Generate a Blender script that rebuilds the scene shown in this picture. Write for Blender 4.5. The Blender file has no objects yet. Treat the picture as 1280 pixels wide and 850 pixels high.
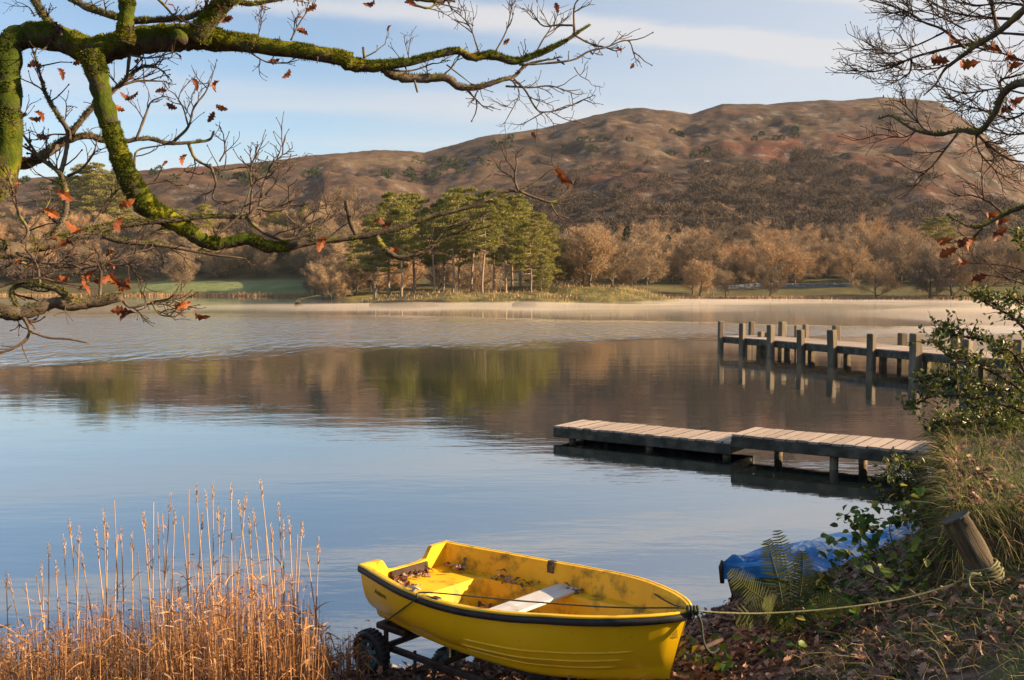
import bpy, math, random
import numpy as np
from mathutils import Vector, Matrix, Euler

# ------------------------------------------------------------------ camera
SC = bpy.context.scene
COL = SC.collection
F = 1229.0                      # focal length in photo pixels (1280 wide)
CAMZ = 3.0
PITCH = math.atan(65 / F)       # eye level sits at photo row 360
cam = bpy.data.cameras.new('camera')
camo = bpy.data.objects.new('camera', cam)
COL.objects.link(camo)
camo.location = (0, 0, CAMZ)
camo.rotation_euler = (math.pi / 2 - PITCH, 0, 0)
cam.sensor_width = 36.0
cam.lens = 36.0 * F / 1280.0
cam.clip_start = 0.1
cam.clip_end = 12000
SC.camera = camo

# ------------------------------------------------------------------ sky, sun, exposure
SUN_AZ = math.radians(94)      # clockwise from the view direction: right, a little behind
SUN_EL = math.radians(21)
world = bpy.data.worlds.new('World')
SC.world = world
world.use_nodes = True


def sky():
    nt = world.node_tree
    N, L = nt.nodes, nt.links
    bg = N['Background']
    s = N.new('ShaderNodeTexSky')
    s.sky_type = 'NISHITA'
    s.sun_disc = False
    s.sun_elevation = SUN_EL
    s.sun_rotation = SUN_AZ
    s.air_density = 1.0
    s.dust_density = 0.6
    s.ozone_density = 2.2
    tc = N.new('ShaderNodeTexCoord')
    sep = N.new('ShaderNodeSeparateXYZ')
    L.new(tc.outputs['Generated'], sep.inputs[0])

    def mth(op, a, b=None, clamp=False):
        m = N.new('ShaderNodeMath')
        m.operation = op
        m.use_clamp = clamp
        for i, v in enumerate((a, b)):
            if v is None:
                continue
            if isinstance(v, (int, float)):
                m.inputs[i].default_value = v
            else:
                L.new(v, m.inputs[i])
        return m.outputs[0]
    z = mth('MAXIMUM', sep.outputs[2], 0.02)
    u = mth('DIVIDE', sep.outputs[0], z)
    v = mth('DIVIDE', sep.outputs[1], z)
    comb = N.new('ShaderNodeCombineXYZ')
    L.new(u, comb.inputs[0])
    L.new(v, comb.inputs[1])

    def cloud(rot, sx, sy, off, lo, hi, detail):
        mp = N.new('ShaderNodeMapping')
        mp.inputs['Rotation'].default_value = (0, 0, rot)
        mp.inputs['Scale'].default_value = (sx, sy, 1)
        mp.inputs['Location'].default_value = off
        L.new(comb.outputs[0], mp.inputs[0])
        nz = N.new('ShaderNodeTexNoise')
        nz.inputs['Scale'].default_value = 1.0
        nz.inputs['Detail'].default_value = detail
        nz.inputs['Roughness'].default_value = 0.55
        nz.inputs['Distortion'].default_value = 0.25
        L.new(mp.outputs[0], nz.inputs['Vector'])
        mr = N.new('ShaderNodeMapRange')
        mr.interpolation_type = 'SMOOTHSTEP'
        mr.inputs['From Min'].default_value = lo
        mr.inputs['From Max'].default_value = hi
        L.new(nz.outputs['Fac'], mr.inputs['Value'])
        return mr.outputs[0]
    streak = cloud(math.radians(14), 0.16, 1.15, (0.35, 2.1, 0), 0.54, 0.74, 5)
    # long parallel bands of cirrus at cloud height
    wob = N.new('ShaderNodeTexNoise')
    wob.inputs['Scale'].default_value = 1.3
    wob.inputs['Detail'].default_value = 6
    wob.inputs['Roughness'].default_value = .6
    L.new(comb.outputs[0], wob.inputs['Vector'])
    dist = mth('SUBTRACT', mth('SUBTRACT', v, 3.46), mth('MULTIPLY', mth('ADD', u, .76), .37))
    dist = mth('ADD', dist, mth('MULTIPLY', mth('SUBTRACT', wob.outputs['Fac'], .5), .55))

    def band(c, w, amt):
        mr = N.new('ShaderNodeMapRange')
        mr.interpolation_type = 'SMOOTHSTEP'
        mr.inputs['From Min'].default_value = w
        mr.inputs['From Max'].default_value = w * .1
        mr.inputs['To Max'].default_value = amt
        L.new(mth('ABSOLUTE', mth('SUBTRACT', dist, c)), mr.inputs['Value'])
        return mr.outputs[0]
    bands = mth('ADD', mth('ADD', band(.0, .30, .75), band(-.78, .22, .6)), mth('ADD', band(1.9, .7, .38), band(-2.0, .5, .4)))
    veil = cloud(math.radians(8), 0.10, 0.16, (1.7, 0.9, 3.0), 0.36, 0.66, 4)
    # thin high cloud thickens towards the side the sun stands on
    side = mth('MULTIPLY_ADD', sep.outputs[0], 1.5)
    side.node.inputs[2].default_value = 0.30
    side = mth('MULTIPLY', side, 1.0, True)
    veil = mth('MULTIPLY', veil, 0.34)
    veil = mth('ADD', veil, mth('MULTIPLY', side, 0.75), True)
    cov = mth('ADD', mth('ADD', mth('MULTIPLY', streak, 0.35), bands), veil, True)
    cov = mth('MULTIPLY', cov, 0.86)
    mix = N.new('ShaderNodeMix')
    mix.data_type = 'RGBA'
    L.new(cov, mix.inputs['Factor'])
    L.new(s.outputs[0], mix.inputs['A'])
    mix.inputs['B'].default_value = (4.2, 4.1, 4.1, 1)
    L.new(mix.outputs['Result'], bg.inputs[0])
    bg.inputs[1].default_value = 0.070


sky()
sl = bpy.data.lights.new('sun', 'SUN')
sl.energy = 5.0
sl.color = (1.0, 0.74, 0.45)
sl.angle = math.radians(0.6)
so = bpy.data.objects.new('sun', sl)
COL.objects.link(so)
TOSUN = Vector((math.sin(SUN_AZ) * math.cos(SUN_EL), math.cos(SUN_AZ) * math.cos(SUN_EL), math.sin(SUN_EL)))
so.rotation_euler = (-TOSUN).to_track_quat('-Z', 'Y').to_euler()
so.location = TOSUN * 60
VS = SC.view_settings
VS.view_transform = 'Standard'
VS.look = 'None'
VS.gamma = 1.0
VS.exposure = 1.44
VS.use_curve_mapping = False
SC.cycles.use_denoising = True
SC.cycles.max_bounces = 6
SC.cycles.diffuse_bounces = 2
SC.cycles.glossy_bounces = 3
SC.cycles.transmission_bounces = 3
SC.cycles.volume_bounces = 0
SC.cycles.transparent_max_bounces = 8
SC.cycles.caustics_reflective = False
SC.cycles.caustics_refractive = False

rng = random.Random(11)
nr = np.random.RandomState(7)
FW = Vector((0, math.cos(PITCH), -math.sin(PITCH)))
UP = Vector((0, math.sin(PITCH), math.cos(PITCH)))


def ray(px, py):
    d = FW + Vector((1, 0, 0)) * ((px - 640) / F) + UP * ((425 - py) / F)
    return d


def at(px, py, y):
    """the point seen at a photo pixel, y metres down the view"""
    d = ray(px, py)
    return Vector((0, 0, CAMZ)) + d * (y / d.y)


def atz(px, py, z):
    d = ray(px, py)
    return Vector((0, 0, CAMZ)) + d * ((z - CAMZ) / d.z)


# ------------------------------------------------------------------ mesh helpers
class MB:
    def __init__(s):
        s.V, s.P, s.n = [], [], 0

    def add(s, V, *polys):
        V = np.asarray(V, dtype=np.float64).reshape(-1, 3)
        for p in polys:
            p = np.asarray(p, dtype=np.int64)
            if p.size:
                s.P.append(p + s.n)
        s.V.append(V)
        s.n += len(V)
        return s

    def box(s, c, e, R=None):
        """centre c, full size e, optional 3x3 axes"""
        o = np.array([(x, y, z) for x in (-.5, .5) for y in (-.5, .5) for z in (-.5, .5)]) * np.array(e)
        if R is not None:
            o = o @ np.array(R)          # rows of R are the box axes
        s.add(o + np.array(c), [(0, 1, 3, 2), (4, 6, 7, 5), (0, 4, 5, 1), (2, 3, 7, 6), (0, 2, 6, 4), (1, 5, 7, 3)])
        return s

    def cbox(s, c, e, R=None, b=.012):
        """box with chamfered edges"""
        hx, hy, hz = [v / 2 for v in e]
        b = min(b, hx * .45, hy * .45, hz * .45)
        pts = []
        for sx in (-1, 1):
            for sy in (-1, 1):
                for sz in (-1, 1):
                    pts += [(sx * hx, sy * (hy - b), sz * (hz - b)), (sx * (hx - b), sy * hy, sz * (hz - b)), (sx * (hx - b), sy * (hy - b), sz * hz)]
        def I(sx, sy, sz, k):
            return (((sx > 0) * 4 + (sy > 0) * 2 + (sz > 0)) * 3 + k)
        q = []
        for sg in (-1, 1):
            q += [[I(sg, -1, -1, 0), I(sg, 1, -1, 0), I(sg, 1, 1, 0), I(sg, -1, 1, 0)][::sg],
                  [I(-1, sg, -1, 1), I(1, sg, -1, 1), I(1, sg, 1, 1), I(-1, sg, 1, 1)][::-sg],
                  [I(-1, -1, sg, 2), I(1, -1, sg, 2), I(1, 1, sg, 2), I(-1, 1, sg, 2)][::sg]]
        for a in (-1, 1):
            for c2 in (-1, 1):
                q += [[I(a, c2, -1, 0), I(a, c2, 1, 0), I(a, c2, 1, 1), I(a, c2, -1, 1)],
                      [I(a, -1, c2, 0), I(a, 1, c2, 0), I(a, 1, c2, 2), I(a, -1, c2, 2)],
                      [I(-1, a, c2, 1), I(1, a, c2, 1), I(1, a, c2, 2), I(-1, a, c2, 2)]]
        t = []
        for sx in (-1, 1):
            for sy in (-1, 1):
                for sz in (-1, 1):
                    t.append([I(sx, sy, sz, 0), I(sx, sy, sz, 1), I(sx, sy, sz, 2)])
        P = np.array(pts)
        if R is not None:
            P = P @ np.array(R)
        s.add(P + np.array(c), q, t)
        return s

    def tube(s, pts, rad, n=6, cap=True):
        P = np.array([tuple(p) for p in pts], dtype=float)
        m = len(P)
        if np.isscalar(rad):
            rad = [rad] * m
        rad = np.asarray(rad, dtype=float)
        T = np.gradient(P, axis=0)
        T /= np.linalg.norm(T, axis=1)[:, None] + 1e-12
        a = np.array((0, 0, 1.)) if abs(T[0, 2]) < .9 else np.array((1., 0, 0))
        u = np.cross(T[0], a)
        u /= np.linalg.norm(u) + 1e-12
        th = np.arange(n) * 2 * math.pi / n
        c, sn = np.cos(th), np.sin(th)
        V = np.empty((m, n, 3))
        for i in range(m):
            u = u - T[i] * np.dot(u, T[i])
            u /= np.linalg.norm(u) + 1e-12
            w = np.cross(T[i], u)
            V[i] = P[i] + rad[i] * (c[:, None] * u + sn[:, None] * w)
        i = np.arange(m - 1)[:, None] * n
        j = np.arange(n)[None, :]
        k = (j + 1) % n
        q = np.stack([i + j, i + k, i + n + k, i + n + j], -1).reshape(-1, 4)
        if cap:
            V = np.concatenate([V.reshape(-1, 3), P[:1], P[-1:]])
            t0 = [(m * n, (x + 1) % n, x) for x in range(n)]
            t1 = [(m * n + 1, (m - 1) * n + x, (m - 1) * n + (x + 1) % n) for x in range(n)]
            s.add(V, q, t0 + t1)
        else:
            s.add(V, q)
        return s

    def grid(s, G, wrap=False):
        """G: (a, b, 3) array of points"""
        a, b = G.shape[:2]
        i = np.arange(a - 1)[:, None] * b
        j = np.arange(b if wrap else b - 1)[None, :]
        k = (j + 1) % b
        q = np.stack([i + j, i + k, i + b + k, i + b + j], -1).reshape(-1, 4)
        s.add(G.reshape(-1, 3), q)
        return s

    def mesh(s, name, smooth=True):
        me = bpy.data.meshes.new(name)
        V = np.concatenate(s.V)
        me.vertices.add(len(V))
        me.vertices.foreach_set('co', V.astype(np.float32).ravel())
        loops = np.concatenate([p.ravel() for p in s.P])
        cnt = np.concatenate([np.full(len(p), p.shape[1]) for p in s.P])
        st = np.concatenate([[0], np.cumsum(cnt)[:-1]])
        me.loops.add(len(loops))
        me.loops.foreach_set('vertex_index', loops.astype(np.int32))
        me.polygons.add(len(cnt))
        me.polygons.foreach_set('loop_start', st.astype(np.int32))
        me.polygons.foreach_set('use_smooth', np.full(len(cnt), bool(smooth)))
        me.update(calc_edges=True)
        return me


def link(name, data, material=None, parent=None, loc=None, rot=None):
    o = bpy.data.objects.new(name, data)
    COL.objects.link(o)
    if parent is not None:
        o.parent = parent
    if material is not None and data is not None and not data.materials:
        data.materials.append(material)
    if loc is not None:
        o.location = loc
    if rot is not None:
        o.rotation_euler = rot
    return o


def build(name, mb, material, parent=None, origin=None, smooth=True):
    """link a world-space MB; origin = world location its vertices are taken relative to"""
    if origin is not None:
        o_ = np.array(tuple(origin))
        mb.V = [v - o_ for v in mb.V]
    o = link(name, mb.mesh(name, smooth), material, parent)
    if parent is None and origin is not None:
        o.location = origin
    return o


def tag(o, label=None, cat=None, group=None, kind=None):
    if label:
        o['label'] = label
    if cat:
        o['category'] = cat
    if group:
        o['group'] = group
    if kind:
        o['kind'] = kind
    return o


def empty(name, loc, rot=(0, 0, 0)):
    o = bpy.data.objects.new(name, None)
    o.empty_display_size = .1
    COL.objects.link(o)
    o.location = loc
    o.rotation_euler = rot
    return o


def copy_tree(root, loc, rotz, scale):
    c = root.copy()
    COL.objects.link(c)
    c.location = loc
    c.rotation_euler = (0, 0, rotz)
    c.scale = scale
    for ch in root.children:
        k = ch.copy()
        COL.objects.link(k)
        k.parent = c
    return c


# ---- numpy noise
_perm = np.random.RandomState(3).rand(4096)


def vnoise(x, y, seed=0):
    xi, yi = np.floor(x).astype(int), np.floor(y).astype(int)
    fx, fy = x - xi, y - yi
    fx, fy = fx * fx * (3 - 2 * fx), fy * fy * (3 - 2 * fy)

    def h(a, b):
        return _perm[(a * 127 + b * 311 + seed * 977 + (a * b) % 53) % 4096]
    return (h(xi, yi) * (1 - fx) + h(xi + 1, yi) * fx) * (1 - fy) + (h(xi, yi + 1) * (1 - fx) + h(xi + 1, yi + 1) * fx) * fy


def fbm(x, y, octv=4, seed=0):
    x, y = np.asarray(x, float), np.asarray(y, float)
    t, a, s = 0, .5, 0
    for i in range(octv):
        t = t + a * vnoise(x + 17.3 * i, y - 9.1 * i, seed + i)
        s += a
        a *= .5
        x, y = x * 2.03, y * 2.03
    return t / s


def sstep(a, b, x):
    t = np.clip((x - a) / (b - a), 0, 1)
    return t * t * (3 - 2 * t)


# ------------------------------------------------------------------ materials
def new_mat(name):
    m = bpy.data.materials.new(name)
    m.use_nodes = True
    nt = m.node_tree
    return m, nt.nodes, nt.links, nt.nodes['Principled BSDF']


def ramp(N, stops):
    r = N.new('ShaderNodeValToRGB')
    e = r.color_ramp.elements
    while len(e) < len(stops):
        e.new(.5)
    for k, (p, c) in enumerate(stops):
        e[k].position = p
        e[k].color = (*c, 1)
    return r


def M(name, cols, scale=4.0, rough=.8, bump=0.0, bscale=None, detail=6, stretch=(1, 1, 1), island=0.0, objr=0.0, spec=.25,
      transl=0.0, coord='Object', coat=0.0, metal=0.0, spot=None):
    """noise-driven colour ramp; island / objr: share of the ramp position drawn per mesh island / per object"""
    m, N, L, b = new_mat(name)
    tc = N.new('ShaderNodeTexCoord')
    mp = N.new('ShaderNodeMapping')
    mp.inputs['Scale'].default_value = stretch
    L.new(tc.outputs[coord], mp.inputs[0])
    nz = N.new('ShaderNodeTexNoise')
    nz.inputs['Scale'].default_value = scale
    nz.inputs['Detail'].default_value = detail
    nz.inputs['Roughness'].default_value = .6
    L.new(mp.outputs[0], nz.inputs['Vector'])
    mr = N.new('ShaderNodeMapRange')
    mr.inputs['From Min'].default_value = .28
    mr.inputs['From Max'].default_value = .72
    L.new(nz.outputs['Fac'], mr.inputs['Value'])
    fac = mr.outputs[0]

    def blend(fac, src, w):
        mx = N.new('ShaderNodeMix')
        mx.inputs['Factor'].default_value = w
        L.new(fac, mx.inputs['A'])
        L.new(src, mx.inputs['B'])
        return mx.outputs['Result']
    if island:
        g = N.new('ShaderNodeNewGeometry')
        fac = blend(fac, g.outputs['Random Per Island'], island)
    if objr:
        g = N.new('ShaderNodeObjectInfo')
        fac = blend(fac, g.outputs['Random'], objr)
    r = ramp(N, cols)
    L.new(fac, r.inputs[0])
    colr = r.outputs[0]
    if spot:
        # sparse blotches with a shape of their own (lichen, dirt, wear): (colour, scale, lo, hi)
        n2 = N.new('ShaderNodeTexNoise')
        n2.inputs['Scale'].default_value = spot[1]
        n2.inputs['Detail'].default_value = 8
        n2.inputs['Roughness'].default_value = .65
        L.new(tc.outputs[coord], n2.inputs['Vector'])
        m2 = N.new('ShaderNodeMapRange')
        m2.inputs['From Min'].default_value = spot[2]
        m2.inputs['From Max'].default_value = spot[3]
        L.new(n2.outputs['Fac'], m2.inputs['Value'])
        mx = N.new('ShaderNodeMix')
        mx.data_type = 'RGBA'
        L.new(m2.outputs[0], mx.inputs['Factor'])
        L.new(colr, mx.inputs['A'])
        mx.inputs['B'].default_value = (*spot[0], 1)
        colr = mx.outputs['Result']
    L.new(colr, b.inputs['Base Color'])
    b.inputs['Roughness'].default_value = rough
    b.inputs['Specular IOR Level'].default_value = spec
    b.inputs['Metallic'].default_value = metal
    if coat:
        b.inputs['Coat Weight'].default_value = coat
        b.inputs['Coat Roughness'].default_value = .15
    if bump:
        nb = N.new('ShaderNodeTexNoise')
        nb.inputs['Scale'].default_value = bscale or scale * 2
        nb.inputs['Detail'].default_value = 8
        nb.inputs['Roughness'].default_value = .65
        L.new(mp.outputs[0], nb.inputs['Vector'])
        bn = N.new('ShaderNodeBump')
        bn.inputs['Strength'].default_value = 1.0
        bn.inputs['Distance'].default_value = bump
        L.new(nb.outputs['Fac'], bn.inputs['Height'])
        L.new(bn.outputs[0], b.inputs['Normal'])
    if transl:
        t = N.new('ShaderNodeBsdfTranslucent')
        L.new(colr, t.inputs['Color'])
        ms = N.new('ShaderNodeMixShader')
        ms.inputs[0].default_value = transl
        L.new(b.outputs[0], ms.inputs[1])
        L.new(t.outputs[0], ms.inputs[2])
        L.new(ms.outputs[0], N['Material Output'].inputs['Surface'])
    return m


def G(v):
    return (v, v, v)


MAT = {}
MAT['twig_brown'] = M('winter twigs', [(0, (.15, .11, .08)), (.3, (.26, .185, .115)), (.6, (.42, .295, .175)), (.85, (.46, .30, .16)), (1, (.36, .19, .11))], scale=.25, objr=.86, island=.12, rough=.9)
MAT['bark_far'] = M('grey brown bark', [(0, (.07, .055, .04)), (1, (.2, .16, .12))], scale=1.2, objr=.3, rough=.9)
MAT['bark_pine'] = M('pine bark', [(0, (.20, .13, .09)), (1, (.46, .33, .23))], scale=.5, stretch=(1, 1, .3), rough=.85)
MAT['needle'] = M('pine needles', [(0, (.07, .085, .02)), (.4, (.20, .195, .04)), (.75, (.36, .31, .07)), (1, (.46, .38, .11))], scale=.35, island=.35, objr=.2, rough=.7, transl=.15)
MAT['needle_dark'] = M('dark needles', [(0, (.018, .035, .016)), (1, (.06, .085, .03))], scale=.3, island=.4, rough=.8)
MAT['far_wood'] = M('far winter wood', [(0, (.045, .036, .03)), (.5, (.10, .075, .055)), (.85, (.16, .11, .07)), (1, (.22, .15, .08))], scale=.02, island=.35, rough=.95, coord='Object')
MAT['bark_oak'] = M('oak bark', [(0, (.035, .026, .02)), (.6, (.12, .088, .06)), (1, (.22, .17, .12))], scale=9, stretch=(1, 1, 1), rough=.9, bump=.01, bscale=40, spot=((.20, .19, .03), 6, .56, .68))


def mossy_bark():
    m, N, L, b = new_mat('moss covered bark')
    g = N.new('ShaderNodeNewGeometry')
    sep = N.new('ShaderNodeSeparateXYZ')
    L.new(g.outputs['Normal'], sep.inputs[0])
    tc = N.new('ShaderNodeTexCoord')

    def nz(sc, d=6):
        n = N.new('ShaderNodeTexNoise')
        n.inputs['Scale'].default_value = sc
        n.inputs['Detail'].default_value = d
        n.inputs['Roughness'].default_value = .65
        L.new(tc.outputs['Object'], n.inputs['Vector'])
        return n.outputs['Fac']
    bark = ramp(N, [(.3, (.03, .024, .018)), (.55, (.10, .078, .055)), (.75, (.22, .18, .13))])
    L.new(nz(14, 9), bark.inputs[0])
    moss = ramp(N, [(.32, (.022, .035, .006)), (.48, (.06, .08, .009)), (.6, (.18, .17, .012)), (.74, (.36, .30, .016))])
    L.new(nz(1.9, 7), moss.inputs[0])
    ad = N.new('ShaderNodeMath')
    ad.operation = 'MULTIPLY_ADD'
    L.new(sep.outputs[2], ad.inputs[0])
    ad.inputs[1].default_value = .16
    L.new(nz(7, 6), ad.inputs[2])
    mr = N.new('ShaderNodeMapRange')
    mr.inputs['From Min'].default_value = .38
    mr.inputs['From Max'].default_value = .50
    L.new(ad.outputs[0], mr.inputs['Value'])
    mx = N.new('ShaderNodeMix')
    mx.data_type = 'RGBA'
    L.new(mr.outputs[0], mx.inputs['Factor'])
    L.new(bark.outputs[0], mx.inputs['A'])
    L.new(moss.outputs[0], mx.inputs['B'])
    L.new(mx.outputs['Result'], b.inputs['Base Color'])
    b.inputs['Roughness'].default_value = .95
    b.inputs['Specular IOR Level'].default_value = .1
    bn = N.new('ShaderNodeBump')
    bn.inputs['Distance'].default_value = .02
    L.new(nz(38, 8), bn.inputs['Height'])
    L.new(bn.outputs[0], b.inputs['Normal'])
    return m


MAT['mossy_bark'] = mossy_bark()
MAT['twig_dark'] = M('dark twigs', [(0, (.035, .022, .018)), (1, (.12, .075, .05))], scale=6, rough=.85)
MAT['moss'] = M('moss', [(0, (.03, .045, .006)), (.4, (.08, .10, .01)), (.75, (.23, .22, .012)), (1, (.40, .33, .018))], scale=1.5, island=.3, rough=.95, transl=.2)
MAT['oak_leaf'] = M('withered oak leaf', [(0, (.07, .022, .012)), (.5, (.19, .055, .02)), (1, (.42, .12, .025))], scale=3, objr=.7, rough=.6, transl=.3)
MAT['litter'] = M('leaf litter', [(0, (.05, .03, .022)), (.35, (.17, .085, .058)), (.7, (.33, .185, .125)), (1, (.52, .36, .27))], scale=3, island=.85, rough=.7, transl=.1)
MAT['litter_one'] = M('fallen leaf', [(0, (.06, .03, .022)), (.5, (.2, .095, .06)), (1, (.45, .28, .19))], scale=3, objr=.85, rough=.7, transl=.1)
MAT['reed'] = M('dry reed', [(0, (.14, .065, .025)), (.4, (.38, .18, .07)), (.75, (.54, .30, .14)), (1, (.66, .46, .29))], scale=1.5, island=.75, rough=.7, transl=.25)
MAT['plume'] = M('reed plume', [(0, (.42, .24, .12)), (1, (.70, .50, .33))], scale=20, objr=.5, rough=.9, transl=.25)
MAT['grass_dry'] = M('dry bank grass', [(0, (.06, .07, .02)), (.3, (.19, .16, .055)), (.6, (.38, .28, .12)), (1, (.58, .45, .25))], scale=1.3, island=.6, rough=.8, transl=.25)
MAT['grass_green'] = M('green bank grass', [(0, (.03, .065, .012)), (.6, (.10, .17, .025)), (1, (.22, .26, .05))], scale=1.3, island=.6, rough=.75, transl=.25)
MAT['holly'] = M('holly leaf', [(0, (.02, .045, .012)), (.4, (.07, .11, .022)), (.7, (.19, .20, .035)), (1, (.42, .34, .07))], scale=1.2, island=.8, rough=.45, spec=.35, transl=.25)
MAT['bramble'] = M('bramble leaf', [(0, (.02, .05, .012)), (.55, (.07, .13, .02)), (.85, (.20, .22, .03)), (1, (.48, .32, .04))], scale=1, objr=.9, rough=.45, transl=.3)
MAT['fern'] = M('fern', [(0, (.03, .045, .01)), (.6, (.075, .09, .018)), (1, (.17, .12, .035))], scale=2, island=.5, rough=.7, transl=.3)
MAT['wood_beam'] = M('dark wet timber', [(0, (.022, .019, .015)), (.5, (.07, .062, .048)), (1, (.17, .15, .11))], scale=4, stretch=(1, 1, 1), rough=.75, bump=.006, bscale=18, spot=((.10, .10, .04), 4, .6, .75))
MAT['plank'] = M('weathered plank', [(0, (.24, .18, .14)), (.5, (.40, .31, .25)), (1, (.55, .46, .39))], scale=2.5, stretch=(1, 7, 1), objr=.35, rough=.8, bump=.004, bscale=9)
MAT['post'] = M('mooring post', [(0, (.06, .05, .035)), (.5, (.17, .13, .09)), (1, (.32, .26, .18))], scale=3, stretch=(1, 1, .25), objr=.3, rough=.85, bump=.012, bscale=9, spot=((.11, .14, .03), 2.5, .55, .7))
MAT['old_post'] = M('split old timber', [(0, (.02, .016, .012)), (.4, (.075, .055, .036)), (.75, (.16, .12, .075)), (1, (.24, .19, .12))], scale=26, stretch=(1, 1, .07), detail=8, rough=.9, bump=.03, bscale=30, spot=((.07, .085, .02), 9, .55, .7))
MAT['yellow'] = M('yellow glass fibre', [(0, (.76, .45, .003)), (.5, (.83, .505, .004)), (1, (.86, .53, .012))], scale=1.6, rough=.34, spec=.5, coat=.25, bump=.0015, bscale=3, spot=((.30, .19, .02), 11, .62, .80))
MAT['yellow_dirty'] = M('stained yellow interior', [(0, (.72, .37, .004)), (.6, (.80, .45, .008)), (1, (.82, .52, .03))], scale=2.2, rough=.55, spec=.35, bump=.002, bscale=8, stretch=(1, 1, .6), spot=((.13, .10, .014), 6.0, .50, .70))
MAT['rubber'] = M('black rubber', [(0, (.012, .012, .014)), (1, (.045, .045, .05))], scale=8, rough=.5, bump=.002)
MAT['teal'] = M('teal wheel rim', [(0, (.05, .15, .17)), (1, (.13, .29, .31))], scale=9, rough=.5, spot=((.14, .07, .03), 14, .6, .75))
MAT['steel'] = M('rusty galvanised steel', [(0, (.03, .028, .026)), (.6, (.09, .08, .07)), (1, (.16, .12, .09))], scale=12, rough=.6, metal=.4)
MAT['alu'] = M('worn white thwart', [(0, (.42, .40, .37)), (1, (.66, .65, .63))], scale=2, stretch=(4, 1, 1), rough=.45, spec=.4, spot=((.35, .30, .24), 5, .62, .78))
MAT['rope'] = M('mooring rope', [(0, (.09, .09, .04)), (1, (.27, .25, .13))], scale=60, rough=.9, bump=.002, bscale=160)
MAT['rope_dark'] = M('dark cord', [(0, (.02, .025, .02)), (1, (.09, .10, .07))], scale=60, rough=.9)
MAT['blue'] = M('blue tarpaulin', [(0, (.006, .10, .32)), (.5, (.018, .26, .66)), (1, (.10, .46, .82))], scale=3, rough=.38, spec=.5, bump=.015, bscale=9, spot=((.72, .73, .76), 3.2, .52, .56))
MAT['hull_grey'] = M('old grey hull', [(0, (.10, .08, .06)), (1, (.26, .22, .17))], scale=5, rough=.7, spot=((.04, .25, .14), 3, .62, .7))
MAT['stone'] = M('grey stone', [(0, (.12, .115, .105)), (1, (.38, .36, .33))], scale=1, objr=.4, rough=.9)
MAT['bank_soil'] = M('bank soil', [(0, (.018, .013, .009)), (.6, (.06, .042, .026)), (1, (.11, .10, .035))], scale=3, rough=.95, bump=.04, bscale=9)
MAT['ink'] = M('black lettering', [(0, G(.01)), (1, G(.02))], rough=.5)
MAT['far_reed'] = M('far reed bed', [(0, (.22, .12, .06)), (1, (.50, .32, .17))], scale=.1, island=.5, rough=.9)
MAT['pad'] = M('dark wet wood', [(0, (.02, .013, .01)), (1, (.09, .05, .035))], scale=9, rough=.6)


def ground_mat():
    m, N, L, b = new_mat('leafy shore soil')
    tc = N.new('ShaderNodeTexCoord')
    n1 = N.new('ShaderNodeTexNoise')
    n1.inputs['Scale'].default_value = 9
    n1.inputs['Detail'].default_value = 9
    L.new(tc.outputs['Object'], n1.inputs['Vector'])
    r1 = ramp(N, [(.25, (.018, .012, .01)), (.5, (.075, .042, .03)), (.75, (.19, .11, .075))])
    L.new(n1.outputs['Fac'], r1.inputs[0])
    n2 = N.new('ShaderNodeTexNoise')
    n2.inputs['Scale'].default_value = .8
    n2.inputs['Detail'].default_value = 5
    L.new(tc.outputs['Object'], n2.inputs['Vector'])
    r2 = ramp(N, [(.5, G(0)), (.66, G(1))])
    L.new(n2.outputs['Fac'], r2.inputs[0])
    mx = N.new('ShaderNodeMix')
    mx.data_type = 'RGBA'
    L.new(r2.outputs[0], mx.inputs['Factor'])
    L.new(r1.outputs[0], mx.inputs['A'])
    mx.inputs['B'].default_value = (.06, .075, .015, 1)
    L.new(mx.outputs['Result'], b.inputs['Base Color'])
    b.inputs['Roughness'].default_value = .9
    bn = N.new('ShaderNodeBump')
    bn.inputs['Distance'].default_value = .05
    L.new(n1.outputs['Fac'], bn.inputs['Height'])
    L.new(bn.outputs[0], b.inputs['Normal'])
    return m


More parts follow.
